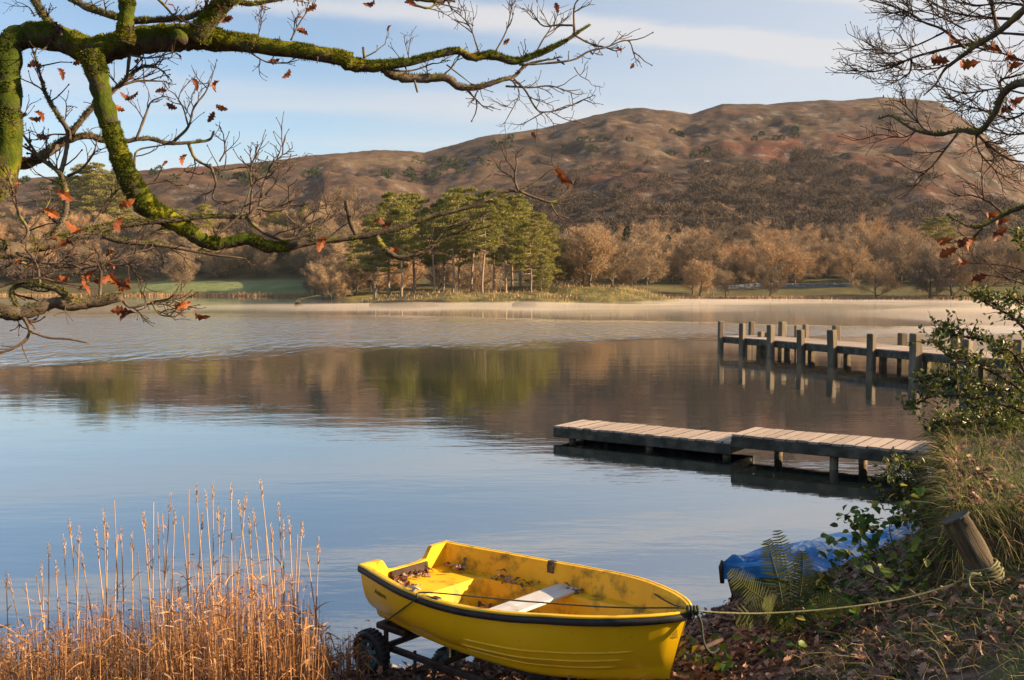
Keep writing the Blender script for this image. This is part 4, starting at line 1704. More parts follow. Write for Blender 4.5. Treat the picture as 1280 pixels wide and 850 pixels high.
bow = boat_world((BL + .03, 0, float(sheer(BL)) + .01))
rope('mooring_rope', [bow, at(905, 766, 6.12), at(960, 766.5, 6.2), at(1040, 761, 6.25), at(1120, 750, 6.3), at(1180, 734, 6.33), at(1226, 716, 6.34)], .0062, MAT['rope'],
     'pale green mooring rope running from the dinghy bow to the leaning post')
rope('lashing_cord', [boat_world((.20, -.30, -.42)), boat_world((.35, -.50, -.34)), boat_world((.62, -.60, -.17)), boat_world((.86, -.672, -.02)), boat_world((.9, -.62, .022)),
                      boat_world((1.5, -.36, .03)), boat_world((2.1, -.10, .05)), boat_world((BL - .02, -.005, .135))], .0055, MAT['rope_dark'],
     'dark cord lashed round the near side of the dinghy to its bow')
rope('bow_cord', [boat_world((1.98, .525, .01)), boat_world((2.2, .34, .035)), boat_world((2.45, .13, .085)), boat_world((BL - .03, .0, .135))], .0055, MAT['rope_dark'],
     'thin dark cord from the far gunwale to the dinghy bow')
rope('hanging_rope', [bow, bow + Vector((.05, .0, -.06)), bow + Vector((.07, -.01, -.2)), bow + Vector((.12, .0, -.27)), bow + Vector((.17, .02, -.25))], .009, MAT['rope_dark'],
     'loose rope end dangling from the dinghy bow')
kn = MB()
for k in range(4):
    t = np.linspace(0, 6.3, 10)
    kn.tube([bow + Vector((-.03 + .02 * k, .022 * math.cos(a), .005 + .022 * math.sin(a))) for a in t], .009, 6)
tag(build('rope_knot', kn, MAT['rope_dark'], origin=bow), 'dark knot of rope tied at the tip of the dinghy bow', 'knot')


# ================================================================== TARP COVERED BOAT
def tarp_boat():
    p0 = Vector((2.06, 9.42, 0))
    ax = Vector((2.2, 1.05, 0)).normalized()
    e = empty('tarp_covered_boat', p0 + Vector((0, 0, -.20)), (0, 0, math.atan2(ax.y, ax.x)))
    tag(e, 'small grey rowing boat under a blue tarpaulin beside the brambles', 'boat')
    Ln = 2.9
    sv = np.linspace(0, Ln, 40)
    hb = .62 * np.sin(np.clip(sv / 1.9, 0, 1) * math.pi / 2) ** .75 * (1 - .18 * np.clip((sv - 1.9) / 1.0, 0, 1)) + .012
    g = .42 + .10 * np.clip(1 - sv / 1.4, 0, 1) ** 2
    rows = []
    for s, b, gg in zip(sv, hb, g):
        sec = []
        for f, z in [(1, 0), (.97, -.35), (.85, -.7), (.55, -.95), (0, -1), (-.55, -.95), (-.85, -.7), (-.97, -.35), (-1, 0)]:
            sec.append((s + .22 * (-z) * max(0, 1 - s / .8), f * b, gg + z * (gg + .16)))
        rows.append(sec)
    link('hull', MB().grid(np.array(rows)).mesh('hull'), MAT['hull_grey'], e)
    v = np.linspace(-1.03, 1.03, 37)
    S_, V_ = np.meshgrid(np.linspace(-.03, Ln, 90), v, indexing='ij')
    Bv = np.interp(S_, sv, hb) + .02
    Gv = np.interp(S_, sv, g) + .02
    ridge = .13 * (1 - np.abs(V_) ** 1.3) * np.clip(S_ / 1.2, 0, 1)
    wr = (fbm(S_ * 2.2, V_ * 1.8, 2, 41) - .5) * .14 + (1 - np.abs(2 * fbm(S_ * 2.6 + V_, V_ * 2.2, 2, 52) - 1) - .7) * .13
    hang = -.10 * sstep(.93, 1.03, np.abs(V_)) * (1 + 1.2 * (fbm(S_ * 2.5, V_ * 0 + (V_ > 0), 2, 61) - .4))
    Z = Gv + ridge + wr * np.clip(1 - np.abs(V_) ** 6, .1, 1) + hang
    tm = MB().grid(np.stack([S_, V_ * Bv, Z], -1)).mesh('tarpaulin')
    tm.set_sharp_from_angle(angle=math.radians(22))
    link('tarpaulin', tm, MAT['blue'], e)
    link('stem_cap', MB().tube([(-.02, 0, .34), (-.035, 0, .50), (-.02, 0, .56)], [.022, .026, .012], 8).mesh('stem_cap'), MAT['pad'], e)
    pts = [(.1, -.16, .40), (.45, -.40, .34), (.9, -.56, .36), (1.5, -.64, .34)]
    link('lashing', MB().tube(pts, .008, 6).mesh('lashing'), M('green cord', [(0, (.02, .25, .12)), (1, (.06, .42, .22))], rough=.7), e)


tarp_boat()


# ================================================================== FOREGROUND BANK: POST, GRASS, PLANTS
def spline(P, n=6):
    P = [Vector(p) for p in P]
    if len(P) < 3:
        return [P[0] + (P[1] - P[0]) * (k / 4) for k in range(5)]
    Q = [P[0] * 2 - P[1]] + P + [P[-1] * 2 - P[-2]]
    out = []
    for i in range(1, len(Q) - 2):
        for k in range(n):
            t = k / n
            out.append(.5 * ((2 * Q[i]) + (-Q[i - 1] + Q[i + 1]) * t + (2 * Q[i - 1] - 5 * Q[i] + 4 * Q[i + 1] - Q[i + 2]) * t * t + (-Q[i - 1] + 3 * Q[i] - 3 * Q[i + 1] + Q[i + 2]) * t ** 3))
    return out + [P[-1]]


def leaning_post():
    b, t = at(1262, 772, 6.38), at(1194, 648, 6.5)
    ax = (t - b).normalized()
    e = empty('leaning_post', b)
    qz = ax.to_track_quat('Z', 'Y')
    tag(e, 'weathered round timber post leaning out of the bank on the right', 'post')
    n, m = 20, 14
    u = ax.orthogonal().normalized()
    w = ax.cross(u)
    rn = np.random.RandomState(4)
    ridg = rn.uniform(-.006, .006, n)
    Gd = np.zeros((m, n, 3))
    for i in range(m):
        c = (t - b) * (i / (m - 1))
        for j in range(n):
            a = 2 * math.pi * j / n
            r = .088 + ridg[j] + .006 * math.sin(i * .9 + j) - (.006 if i == m - 1 else 0)
            Gd[i, j] = (r * math.cos(a), r * math.sin(a), c.length)
    mb = MB().grid(Gd, True)
    k = mb.n
    mb.add(np.concatenate([Gd[-1], [(0, 0, (t - b).length + .004)]]), [(j, (j + 1) % n, n) for j in range(n)])
    to = link('timber', mb.mesh('timber'), MAT['old_post'], e)
    to.rotation_mode = 'QUATERNION'
    to.rotation_quaternion = qz
    # thin cap board
    link('cap', MB().tube([tuple(t - b), tuple(t - b + ax * .012)], [.098, .094], 20).mesh('cap', False), MAT['wood_beam'], e)
    # coils of the mooring rope
    cb = MB()
    r_ = random.Random(2)
    pts = []
    for k in range(0, 12 * 5 + 1):
        a = 2 * math.pi * k / 12
        h = .34 + .022 * k / 12 + .016 * math.sin(a * 1.0)
        pts.append(ax * (h - .06) + (u * math.cos(a) + w * math.sin(a)) * .103)
    cb.tube([p + Vector((r_.uniform(-.006, .006), r_.uniform(-.006, .006), r_.uniform(-.008, .008))) for p in pts], .0085, 6)
    lp = [ax * .34 + Vector((-.06, -.09, 0)), ax * .34 + Vector((-.14, -.10, .0)), ax * .28 + Vector((-.17, -.10, -.02)), ax * .23 + Vector((-.13, -.11, -.03)), ax * .21 + Vector((-.04, -.12, -.02)), ax * .24 + Vector((.05, -.12, 0))]
    cb.tube(spline(lp, 5), .011, 6)
    o = build('rope_coil', cb, MAT['rope'])
    o.location = b
    tag(o, 'coil of green rope wound round the foot of the leaning post', 'rope')


leaning_post()


def gnorm(x, y):
    e = .05
    gx = (ground_z(x + e, y) - ground_z(x - e, y)) / (2 * e)
    gy = (ground_z(x, y + e) - ground_z(x, y - e)) / (2 * e)
    n = np.stack([-gx, -gy, np.ones_like(gx)], 1)
    return n / np.linalg.norm(n, axis=1)[:, None]


def bank_grass():
    rn = np.random.RandomState(61)
    dry, grn = MB(), MB()

    def patch(n, x0, x1, y0, y1, test, mb, ln, wd, dr, lean):
        x, y = rn.uniform(x0, x1, n), rn.uniform(y0, y1, n)
        z = ground_z(x, y)
        k = test(x, y, z)
        x, y, z = x[k], y[k], z[k]
        nn = gnorm(x, y)
        n = len(x)
        d = nn * .8 + rvec(n, rn) * .45 + np.array(lean)
        d /= np.linalg.norm(d, axis=1)[:, None]
        blades(mb, np.stack([x, y, z - .02], 1), d, rn.uniform(*ln, n), rn.uniform(*wd, n), rn.uniform(*dr, n), rn)

    top = lambda x, y, z: (z > 1.25) & (x > .40 * y)
    edge = lambda x, y, z: (z > .9) & (np.abs(x - (.412 * y + .12)) < .28) & (y > 6.8)
    lip = lambda x, y, z: (z > 1.05) & (np.abs(y - 7.02) < .18) & (x > 3.0)
    patch(7500, 2.8, 7, 6.9, 11.5, top, grn, (.10, .26), (.006, .012), (.2, .8), (0, 0, .2))
    patch(5000, 2.8, 7, 6.9, 11.5, top, dry, (.14, .36), (.003, .007), (.2, 1.0), (-.3, -.2, .1))
    patch(16000, 2.7, 5.2, 6.8, 11, edge, dry, (.12, .34), (.003, .006), (.3, 1.1), (-.40, -.25, .25))
    patch(6500, 2.8, 5.6, 6.7, 7.4, lip, dry, (.08, .20), (.003, .006), (.4, 1.4), (-.1, -.5, .2))
    patch(5000, 2.8, 5.6, 6.7, 7.4, lip, grn, (.06, .15), (.003, .006), (.4, 1.2), (-.1, -.5, .1))
    slope = lambda x, y, z: (z > .5) & (fbm(x * 1.1, y * 1.1, 3, 71) > .50 - .06 * (x - 2)) & (x > 1.7)
    patch(15000, 1.6, 5.5, 3.9, 7.2, slope, grn, (.05, .16), (.004, .008), (.2, .9), (0, -.1, .1))
    patch(1900, 1.8, 5.5, 4.2, 7.6, lambda x, y, z: z > .45, dry, (.18, .50), (.003, .006), (.4, 1.3), (-.1, -.3, .0))
    a = build('bank_grass_dry', dry, MAT['grass_dry'], smooth=False)
    tag(a, 'long straw coloured grass hanging over the edge of the bank', 'grass', kind='stuff')
    b = build('bank_grass_green', grn, MAT['grass_green'], smooth=False)
    tag(b, 'short green grass on the bank top and slope', 'grass', kind='stuff')
    # moss and roots on the undercut face
    ms = MB()
    n = 9000
    x, y = rn.uniform(2.75, 5.0, n), rn.uniform(6.75, 9.2, n)
    nn = gnorm(x, y)
    k = (nn[:, 2] < .62) & (fbm(x * 3, y * 3, 2, 5) > .42)
    P = np.stack([x, y, ground_z(x, y)], 1)[k]
    d = nn[k] + rvec(len(P), rn) * .5 + np.array((0, 0, -.6))
    d /= np.linalg.norm(d, axis=1)[:, None]
    slivers(ms, P, d, rn.uniform(.02, .09, len(P)), .008, rn)
    c = build('bank_moss', ms, MAT['moss'], smooth=False)
    tag(c, 'dark moss and fine roots on the undercut face of the bank', 'moss', kind='stuff')


bank_grass()

# ---- leaves
def oak_leaf_mesh(seed, curl=.25):
    """lobed outline, folded along the midrib; unit length along +x"""
    r = random.Random(seed)
    xs = [0, .10, .22, .32, .44, .54, .66, .76, .88, 1.0]
    ws = [.02, .08, .20, .12, .27, .16, .29, .17, .17, .0]
    V, T = [], []
    for i, (x, w) in enumerate(zip(xs, ws)):
        w *= r.uniform(.85, 1.15)
        b = curl * (x - .4) ** 2 * 1.6
        V += [(x, 0, -b), (x, w, -b + w * .45 + r.uniform(-.03, .03)), (x, -w, -b + w * .45 + r.uniform(-.03, .03))]
    for i in range(len(xs) - 1):
        a, b = i * 3, i * 3 + 3
        T += [(a, b, b + 1), (a, b + 1, a + 1), (a, a + 2, b + 2), (a, b + 2, b)]
    return MB().add(V, T).mesh('leaf', False)


OAKL = []
for i in range(5):
    me = oak_leaf_mesh(i, .2 + .25 * i)
    me.materials.append(MAT['oak_leaf'])
    OAKL.append(me)
FALL = []
for i in range(5):
    me = oak_leaf_mesh(20 + i, -.3 + .35 * i)
    me.materials.append(MAT['litter_one'])
    FALL.append(me)


def litter():
    rn = np.random.RandomState(81)
    tv = [np.array([v.co for v in m.vertices]) for m in FALL]
    tt = [np.array([tuple(p.vertices) for p in m.polygons]) for m in FALL]

    def scatter(n, x0, x1, y0, y1):
        x, y = rn.uniform(x0, x1, n), rn.uniform(y0, y1, n)
        z = ground_z(x, y)
        nn = gnorm(x, y)
        d = shore_y(x) - y
        dens = np.where(x > 2.4, .45, 1.0) * np.where(fbm(x * 1.3, y * 1.3, 3, 91) > .36, 1, .4)
        k = (z > .005) & (d > .0) & (nn[:, 2] > .55) & (rn.rand(n) < dens)
        return np.stack([x, y, z], 1)[k], nn[k]
    P, Nn = scatter(15000, -2.6, 3.9, 5.0, 9.6)
    mb = MB()
    order = np.argsort(P[:, 1])
    P, Nn = P[order], Nn[order]
    vis = []
    for i in range(len(P)):
        px = 640 + F * P[i, 0] / P[i, 1]
        py = 360 + F * (CAMZ - P[i, 2]) / P[i, 1]
        if 868 < px < 1275 and 760 < py < 846:
            vis.append(i)
    step = max(1, len(vis) // 290)
    single = set(vis[::step][:295])
    for i in range(len(P)):
        nrm = Vector(Nn[i]) + Vector(rn.normal(size=3) * .35)
        q = nrm.to_track_quat('Z', 'Y') @ Euler((0, 0, rn.uniform(0, 6.28))).to_quaternion()
        sc = rn.uniform(.05, .105)
        loc = Vector(P[i]) + Vector((0, 0, rn.uniform(.004, .03)))
        if i in single:
            o = link('leaf', FALL[rn.randint(5)], None, ground)
            o.location = loc + Vector((0, 0, .02))
            o.rotation_mode = 'QUATERNION'
            o.rotation_quaternion = q
            o.scale = (sc, sc, sc)
        else:
            k = rn.randint(5)
            Mx = np.array(q.to_matrix())
            mb.add((tv[k] * sc) @ Mx.T + np.array(loc), tt[k])
    o = build('leaf_litter', mb, MAT['litter'], smooth=False)
    tag(o, 'carpet of dead brown leaves covering the shore and slope', 'leaf litter', kind='stuff')
    # leaves blown into the dinghy
    mb = MB()
    for (x0, x1, y0, y1, z, n) in ((.57, 1.12, -.36, .30, -.382, 380), (1.3, 2.0, -.34, .30, -.385, 130), (.10, .40, -.40, -.18, -.158, 60), (.08, .16, -.2, .22, -.158, 40), (.68, .8, -.55, -.42, -.165, 22),
                              (.55, 1.0, .40, .53, -.175, 26), (1.22, 1.4, .50, .56, -.16, 14), (.1, .35, .30, .42, -.155, 22)):
        for _ in range(n):
            p = boat_world((rn.uniform(x0, x1), rn.uniform(y0, y1), z + abs(rn.normal()) * .018 + .006))
            nrm = Vector((0, 0, 1)) + Vector(rn.normal(size=3) * .4)
            q = nrm.to_track_quat('Z', 'Y') @ Euler((0, 0, rn.uniform(0, 6.28))).to_quaternion()
            sc = rn.uniform(.035, .075)
            k = rn.randint(5)
            mb.add((tv[k] * sc) @ np.array(q.to_matrix()).T + np.array(p), tt[k])
    o = build('boat_leaves', mb, MAT['litter'], smooth=False)
    tag(o, 'dead brown leaves gathered on the floor and seats of the yellow dinghy', 'leaf litter', kind='stuff')


litter()


def pebbles():
    rn = np.random.RandomState(5)
    mb = MB()
    for _ in range(900):
        x = rn.uniform(-1.9, 2.6)
        y = float(shore_y(x)) + rn.uniform(-.9, .12)
        z = float(ground_z(x, y))
        s = rn.uniform(.012, .04)
        v = rvec(7, rn) * s * np.array((1.2, 1, .6))
        c = np.array((x, y, z + s * .3))
        oct_ = np.array([(1, 0, 0), (-1, 0, 0), (0, 1, 0), (0, -1, 0), (0, 0, 1), (0, 0, -1)]) * s * np.array((1.3, .9, .6)) * rn.uniform(.7, 1.2, (6, 1))
        mb.add(oct_ + c, [(0, 2, 4), (2, 1, 4), (1, 3, 4), (3, 0, 4), (2, 0, 5), (1, 2, 5), (3, 1, 5), (0, 3, 5)])
    o = build('shore_pebbles', mb, MAT['stone'])
    tag(o, 'small grey pebbles along the waterline', 'pebbles', kind='stuff')


pebbles()


# ---- holly on the bank
def holly_bush(name, label, stems, nleaf, leaf, mat, seed, base, cat='bush'):
    """stems: lists of world points; leaves cluster along their outer halves"""
    r = random.Random(seed)
    rn = np.random.RandomState(seed)
    e = empty(name, base)
    tag(e, label, cat)
    st, lf = MB(), MB()
    pts, dr = [], []
    for P in stems:
        S_ = spline(P, 6)
        st.tube(S_, np.linspace(.022, .005, len(S_)), 5)
        n = len(S_)
        for i in range(n // 4, n):
            for _ in range(4):
                d = Vector((r.uniform(-1, 1), r.uniform(-1, 1), r.uniform(-.5, .8))).normalized()
                L_ = r.uniform(.06, .22)
                a = S_[i]
                c = a + d * L_ + Vector((0, 0, .03))
                st.tube([a, (a + c) / 2 + Vector((0, 0, .015)), c], [.005, .004, .002], 3, False)
                for t in np.linspace(.25, 1, 7):
                    pts.append(tuple(a + (c - a) * t))
                    dr.append(tuple(d))
    pts, dr = np.array(pts), np.array(dr)
    idx = rn.randint(0, len(pts), nleaf)
    d = dr[idx] * .5 + rvec(nleaf, rn) + np.array((0, 0, .15))
    d /= np.linalg.norm(d, axis=1)[:, None]
    quads(lf, pts[idx] + rn.normal(size=(nleaf, 3)) * .012, d, rn.uniform(leaf * .7, leaf * 1.25, nleaf), leaf * .55, rn)
    build('stems', st, MAT['twig_dark'], e, base)['kind'] = 'stuff'
    build('leaves', lf, mat, e, base, False)['kind'] = 'stuff'
    return e


def hs(y, *pp):
    return [at(px, py, y + dy) for (px, py, dy) in pp]


HY = 9.6
hb = at(1335, 560, HY)
hstems = [hs(HY, (1335, 560, 0), (1290, 520, -.1), (1230, 500, -.1), (1170, 495, 0), (1130, 512, .1)),
          hs(HY, (1335, 540, .1), (1280, 490, .2), (1230, 460, .1), (1190, 448, 0), (1165, 425, 0)),
          hs(HY, (1335, 540, .0), (1280, 470, .1), (1240, 430, .2), (1200, 420, .2), (1172, 415, .3)),
          hs(HY, (1335, 520, .3), (1300, 440, .3), (1270, 400, .2), (1235, 380, .1), (1212, 368, .0)),
          hs(HY, (1340, 480, .2), (1310, 380, .2), (1290, 320, .1), (1275, 290, .1)),
          hs(HY, (1330, 560, -.2), (1280, 540, -.4), (1225, 528, -.4), (1185, 530, -.4), (1165, 538, -.4)),
          hs(HY, (1330, 560, .4), (1280, 505, .5), (1225, 480, .4), (1180, 470, .4), (1150, 478, .4)),
          hs(HY, (1330, 540, -.3), (1290, 480, -.3), (1265, 440, -.4), (1240, 440, -.4)),
          hs(HY, (1340, 520, -.2), (1310, 430, -.2), (1290, 390, -.1), (1262, 372, .0)),
          hs(HY, (1330, 560, .1), (1260, 530, .1), (1215, 510, .1), (1205, 475, .1)),
          hs(HY, (1330, 560, .1), (1270, 545, .2), (1220, 545, .2), (1180, 555, .2))]
holly_bush('holly_bush', 'glossy leaved holly bush overhanging the water on the right bank', hstems, 3900, .056, MAT['holly'], 12, hb)
ib = at(1165, 640, 8.2)
istems = [hs(8.3, (1165, 650, 0), (1150, 620, 0), (1130, 602, 0), (1105, 598, 0)), hs(8.3, (1165, 650, -.1), (1145, 630, -.1), (1125, 622, 0), (1100, 626, 0)),
          hs(8.3, (1170, 640, .1), (1150, 605, .1), (1140, 590, .1), (1128, 583, .1)), hs(8.2, (1170, 660, 0), (1150, 650, 0), (1130, 645, 0))]
holly_bush('ivy_bush', 'small yellow green leafy bush at the water side of the bank', istems, 900, .05, MAT['holly'], 13, ib)


# ---- bramble with broad leaves, each one a piece
def bramble():
    r = random.Random(31)
    base = at(1120, 770, 7.1)
    e = empty('bramble_plant', base)
    tag(e, 'sprawling bramble with broad green and yellowing leaves before the blue tarpaulin', 'bramble')
    lm = []
    for i in range(3):
        xs = [0, .08, .25, .45, .65, .85, 1.0]
        ws = [.02, .22, .36, .38, .29, .14, 0]
        V, T = [], []
        for k, (x, w) in enumerate(zip(xs, ws)):
            w *= r.uniform(.9, 1.1) * (1.06 if k % 2 else .94)
            V += [(x, 0, -.25 * (x - .3) ** 2), (x, w, w * .25 - .25 * (x - .3) ** 2), (x, -w, w * .25 - .25 * (x - .3) ** 2)]
        for k in range(len(xs) - 1):
            a, b = k * 3, k * 3 + 3
            T += [(a, b, b + 1), (a, b + 1, a + 1), (a, a + 2, b + 2), (a, b + 2, b)]
        m = MB().add(V, T).mesh('leaf', False)
        m.materials.append(MAT['bramble'])
        lm.append(m)
    canes = [[(1125, 775, 7.1), (1090, 720, 7.3), (1075, 680, 7.5), (1085, 655, 7.6), (1100, 648, 7.6)],
             [(1130, 770, 7.1), (1120, 700, 7.3), (1112, 660, 7.5), (1118, 640, 7.6)],
             [(1130, 775, 7.0), (1085, 745, 7.1), (1045, 730, 7.1), (1010, 738, 7.1)],
             [(1140, 770, 7.0), (1150, 710, 7.2), (1155, 670, 7.3), (1150, 640, 7.4), (1140, 622, 7.5)],
             [(1100, 775, 7.0), (1060, 760, 6.9), (1020, 760, 6.9), (985, 778, 6.8)],
             [(1140, 775, 7.0), (1130, 740, 6.9), (1090, 720, 6.9), (1060, 700, 7.1), (1040, 690, 7.2)],
             [(1150, 770, 6.9), (1165, 720, 7.0), (1160, 690, 7.1), (1140, 680, 7.1)],
             [(1090, 790, 6.7), (1060, 785, 6.6), (1030, 795, 6.5)],
             [(1140, 775, 7.1), (1105, 700, 7.4), (1070, 665, 7.6), (1062, 650, 7.7)],
             [(905, 850, 6.4), (900, 825, 6.45), (885, 815, 6.5), (870, 822, 6.5)],
             [(1000, 850, 6.3), (985, 825, 6.4), (965, 812, 6.45)]]
    for c in canes:
        P = spline([at(*q) for q in c], 6)
        build('cane', MB().tube(P, np.linspace(.007, .003, len(P)), 4), MAT['twig_dark'], e, base)
        for i in range(3, len(P)):
            for _ in range(4):
                if r.random() < .12:
                    continue
                o = link('leaf', r.choice(lm), None, e)
                o.location = P[i] + Vector((r.uniform(-.12, .12), r.uniform(-.12, .12), r.uniform(-.08, .12))) - base
                o.rotation_euler = (r.uniform(-.9, .9), r.uniform(-.2, .9), r.uniform(0, 6.28))
                s = r.uniform(.045, .09)
                o.scale = (s, s, s)


bramble()


def fern():
    r = random.Random(17)
    base = at(985, 800, 6.9)
    base.z = float(ground_z(base.x, base.y)) - .02
    e = empty('fern_plant', base)
    tag(e, 'brown green fern with arching fronds right of the yellow dinghy', 'fern')
    fr = [[(985, 790, 6.9), (988, 740, 6.95), (982, 700, 7.0), (972, 664, 7.05)],
          [(983, 790, 6.85), (975, 735, 6.9), (966, 700, 6.95), (959, 676, 6.95)],
          [(990, 792, 6.9), (1000, 745, 6.9), (1004, 712, 6.9), (1003, 690, 6.9)],
          [(982, 795, 6.8), (960, 755, 6.75), (935, 735, 6.7), (913, 714, 6.65)],
          [(985, 795, 6.7), (965, 770, 6.6), (940, 765, 6.5), (920, 775, 6.45)],
          [(990, 795, 6.8), (1015, 765, 6.75), (1040, 755, 6.7), (1060, 760, 6.65)],
          [(986, 800, 6.75), (980, 775, 6.6), (970, 760, 6.5), (955, 752, 6.4)],
          [(988, 795, 7.0), (1010, 750, 7.1), (1022, 730, 7.2), (1035, 722, 7.2)]]
    for c in fr:
        P = spline([at(*q) for q in c], 10)
        mb = MB().tube(P, np.linspace(.005, .001, len(P)), 4)
        n = len(P)
        for i in range(4, n):
            t = i / (n - 1)
            L_ = .115 * math.sin(math.pi * min(1, (1 - t) * .85 + .08)) ** .8
            T_ = (P[min(i + 1, n - 1)] - P[i - 1]).normalized()
            sd = T_.cross(Vector((0, -1, .35))).normalized()
            for s in (-1, 1):
                tip = P[i] + sd * s * L_ + T_ * L_ * .35 + Vector((0, 0, -.02 * r.random()))
                ax = (tip - P[i])
                wv = T_ * .0055
                q = [P[i] - wv, P[i] + wv, P[i] + ax * .55 + wv * .9, tip, P[i] + ax * .55 - wv * .9]
                V = [tuple(v) for v in q]
                mb.add(V, [(0, 1, 2), (0, 2, 4), (4, 2, 3)])
        build('frond', mb, MAT['fern'], e, base, False)


fern()

# fallen stick by the bow
o = rope('fallen_stick', [at(872, 812, 6.3), at(890, 805, 6.4), at(915, 792, 6.6)], .016, MAT['twig_dark'], None, 4)
tag(o, 'short dark stick lying in the leaves beside the dinghy bow', 'stick')


# ================================================================== REEDS
def reeds():
    rn = np.random.RandomState(33)
    mb = MB()

    def top_row(px):
        return np.interp(px, [-30, 0, 40, 80, 110, 140, 170, 200, 250, 300, 340, 380, 400, 412, 430, 455], [745, 740, 735, 715, 700, 690, 715, 680, 655, 650, 670, 690, 740, 780, 755, 745])

    def stalks(px, y, hmul):
        n = len(px)
        x = (px - 640) / F * y
        gz = np.maximum(ground_z(x, y), -.25)
        ztop = CAMZ - (top_row(px) + 38 - 360) / F * y
        h = np.maximum((ztop - gz) * hmul, .12)
        d = np.array((0, 0, 1.)) + rn.normal(size=(n, 3)) * np.array((.07, .07, 0))
        d /= np.linalg.norm(d, axis=1)[:, None]
        root = np.stack([x, y, gz], 1)
        blades(mb, root, d, h, rn.uniform(.005, .009, n), rn.uniform(0, .06, n), rn, 4)
        # dead leaves hanging off the stalks
        for _ in range(3):
            k = rn.rand(n) < .85
            m_ = k.sum()
            t = rn.uniform(.15, .95, m_)
            b = root[k] + d[k] * (h[k] * t)[:, None]
            dd = rvec(m_, rn) * .9 + np.array((0, 0, .5))
            dd /= np.linalg.norm(dd, axis=1)[:, None]
            blades(mb, b, dd, rn.uniform(.04, .13, m_), rn.uniform(.007, .015, m_), rn.uniform(.3, 1.4, m_), rn, 3)
    n = 3000
    px = rn.uniform(-40, 408, n)
    dens = np.interp(px, [-40, 0, 120, 200, 300, 390, 405], [.75, .75, .8, 1, 1, 1, .7])
    px = px[rn.rand(n) < dens]
    y = rn.uniform(6.3, 8.0, len(px))
    stalks(px, y, .25 + .90 * rn.beta(1.7, 2.1, len(px)))
    px = rn.uniform(405, 458, 130)
    stalks(px, rn.uniform(7.2, 7.9, 130), rn.uniform(.5, 1.1, 130))
    o = build('reed_bed', mb, MAT['reed'], smooth=False)
    tag(o, 'thick bed of dry golden reeds at the lower left shore', 'reeds', kind='stuff')

    # the tall stems that stand clear of the bed, one by one
    r = random.Random(12)
    cols = [(8, 730), (14, 735), (32, 728), (45, 718), (52, 715), (61, 690), (70, 715), (80, 685), (88, 665), (99, 672), (104, 705), (121, 675), (130, 650), (134, 668), (143, 626), (147, 668), (152, 672), (165, 682), (172, 690),
            (180, 655), (186, 690), (192, 628), (197, 640), (203, 642), (212, 632), (218, 650), (228, 645), (236, 612), (246, 620), (252, 655), (258, 628), (266, 618), (273, 645), (280, 650), (289, 618), (300, 640), (306, 632),
            (312, 660), (318, 650), (327, 612), (333, 668), (340, 670), (349, 642), (354, 665), (362, 660), (372, 668), (377, 665), (384, 690), (398, 686)]
    for (px, tp) in cols:
        y = r.uniform(7.2, 7.9)
        x = (px - 640) / F * y
        gz = max(float(ground_z(np.array(x), np.array(y))), -.2)
        tip = at(px, tp, y)
        lean = r.uniform(-.09, .09) * (1.5 if px > 230 else 1)
        root = Vector((x - lean * 1.1, y + r.uniform(-.08, .08), gz))
        mid = (root + tip) / 2 + Vector((r.uniform(-.02, .02), 0, 0))
        P = spline([root, mid, tip], 4)
        m = MB().tube([p - root for p in P], np.linspace(.0066, .0032, len(P)), 4)
        o = link('reed_stem', m.mesh('reed_stem'), MAT['plume'], None, root)
        plumed = r.random() < .75
        spot = next(t for (lim, t) in [(60, 'at the far left edge of the reed bed'), (115, 'over the sparse left third of the reed bed'), (175, 'near the tallest stem on the left of the bed'),
                                       (225, 'left of the middle of the reed bed'), (285, 'in the thick middle of the reed bed'), (345, 'right of the middle of the reed bed'), (999, 'at the right edge of the reed bed near the dinghy')] if px < lim)
        tag(o, ('tall plumed reed stem ' if plumed else 'tall bare tipped reed stem ') + spot, 'reed', 'tall reed stems rising over the reed bed')
        if plumed:
            pm = MB()
            T_ = (P[-1] - P[-3]).normalized()
            n = 46
            rnp = np.random.RandomState(int(px))
            t = rnp.rand(n)
            b = np.array(P[-1] - root) + np.array(T_) * (t * .15 - .05)[:, None] + rnp.normal(size=(n, 3)) * .005
            d = np.array(T_) + rvec(n, rnp) * .45 + np.array((.12, 0, -.05))
            slivers(pm, b, d, rnp.uniform(.025, .055, n) * (1.15 - t) * r.uniform(.6, 1.1), .008, rnp)
            link('plume', pm.mesh('plume', False), MAT['plume'], o)
        for _ in range(r.randint(1, 3)):
            k = r.randint(3, len(P) - 2)
            lm_ = MB()
            d = np.array([[r.uniform(-1, 1), r.uniform(-.6, .6), 1.2]])
            d /= np.linalg.norm(d)
            blades(lm_, np.array([tuple(P[k] - root)]), d, r.uniform(.10, .24), .011, r.uniform(.3, 1.2), rn, 4)
            link('leaf', lm_.mesh('leaf', False), MAT['reed'], o)


reeds()


# ================================================================== OAK ON THE LEFT
SPUR = {}


def R1(*p):
    return [(x / 2.972, y / 2.972) for x, y in p]


def R2(*p):
    return [(400 + x / 2.972, y / 2.972) for x, y in p]


def R3(*p):
    return [(850 + x / 2.972, y / 2.972) for x, y in p]


def R4(*p):
    return [(x / 2.972, 200 + y / 2.972) for x, y in p]


def R5(*p):
    return [(400 + x / 2.972, 200 + y / 2.972) for x, y in p]


def R6(*p):
    return [(850 + x / 2.972, 230 + y / 2.972) for x, y in p]


def traced(pts, y0, y1):
    n = len(pts)
    return [at(px, py, y0 + (y1 - y0) * i / max(1, n - 1)) for i, (px, py) in enumerate(pts)]


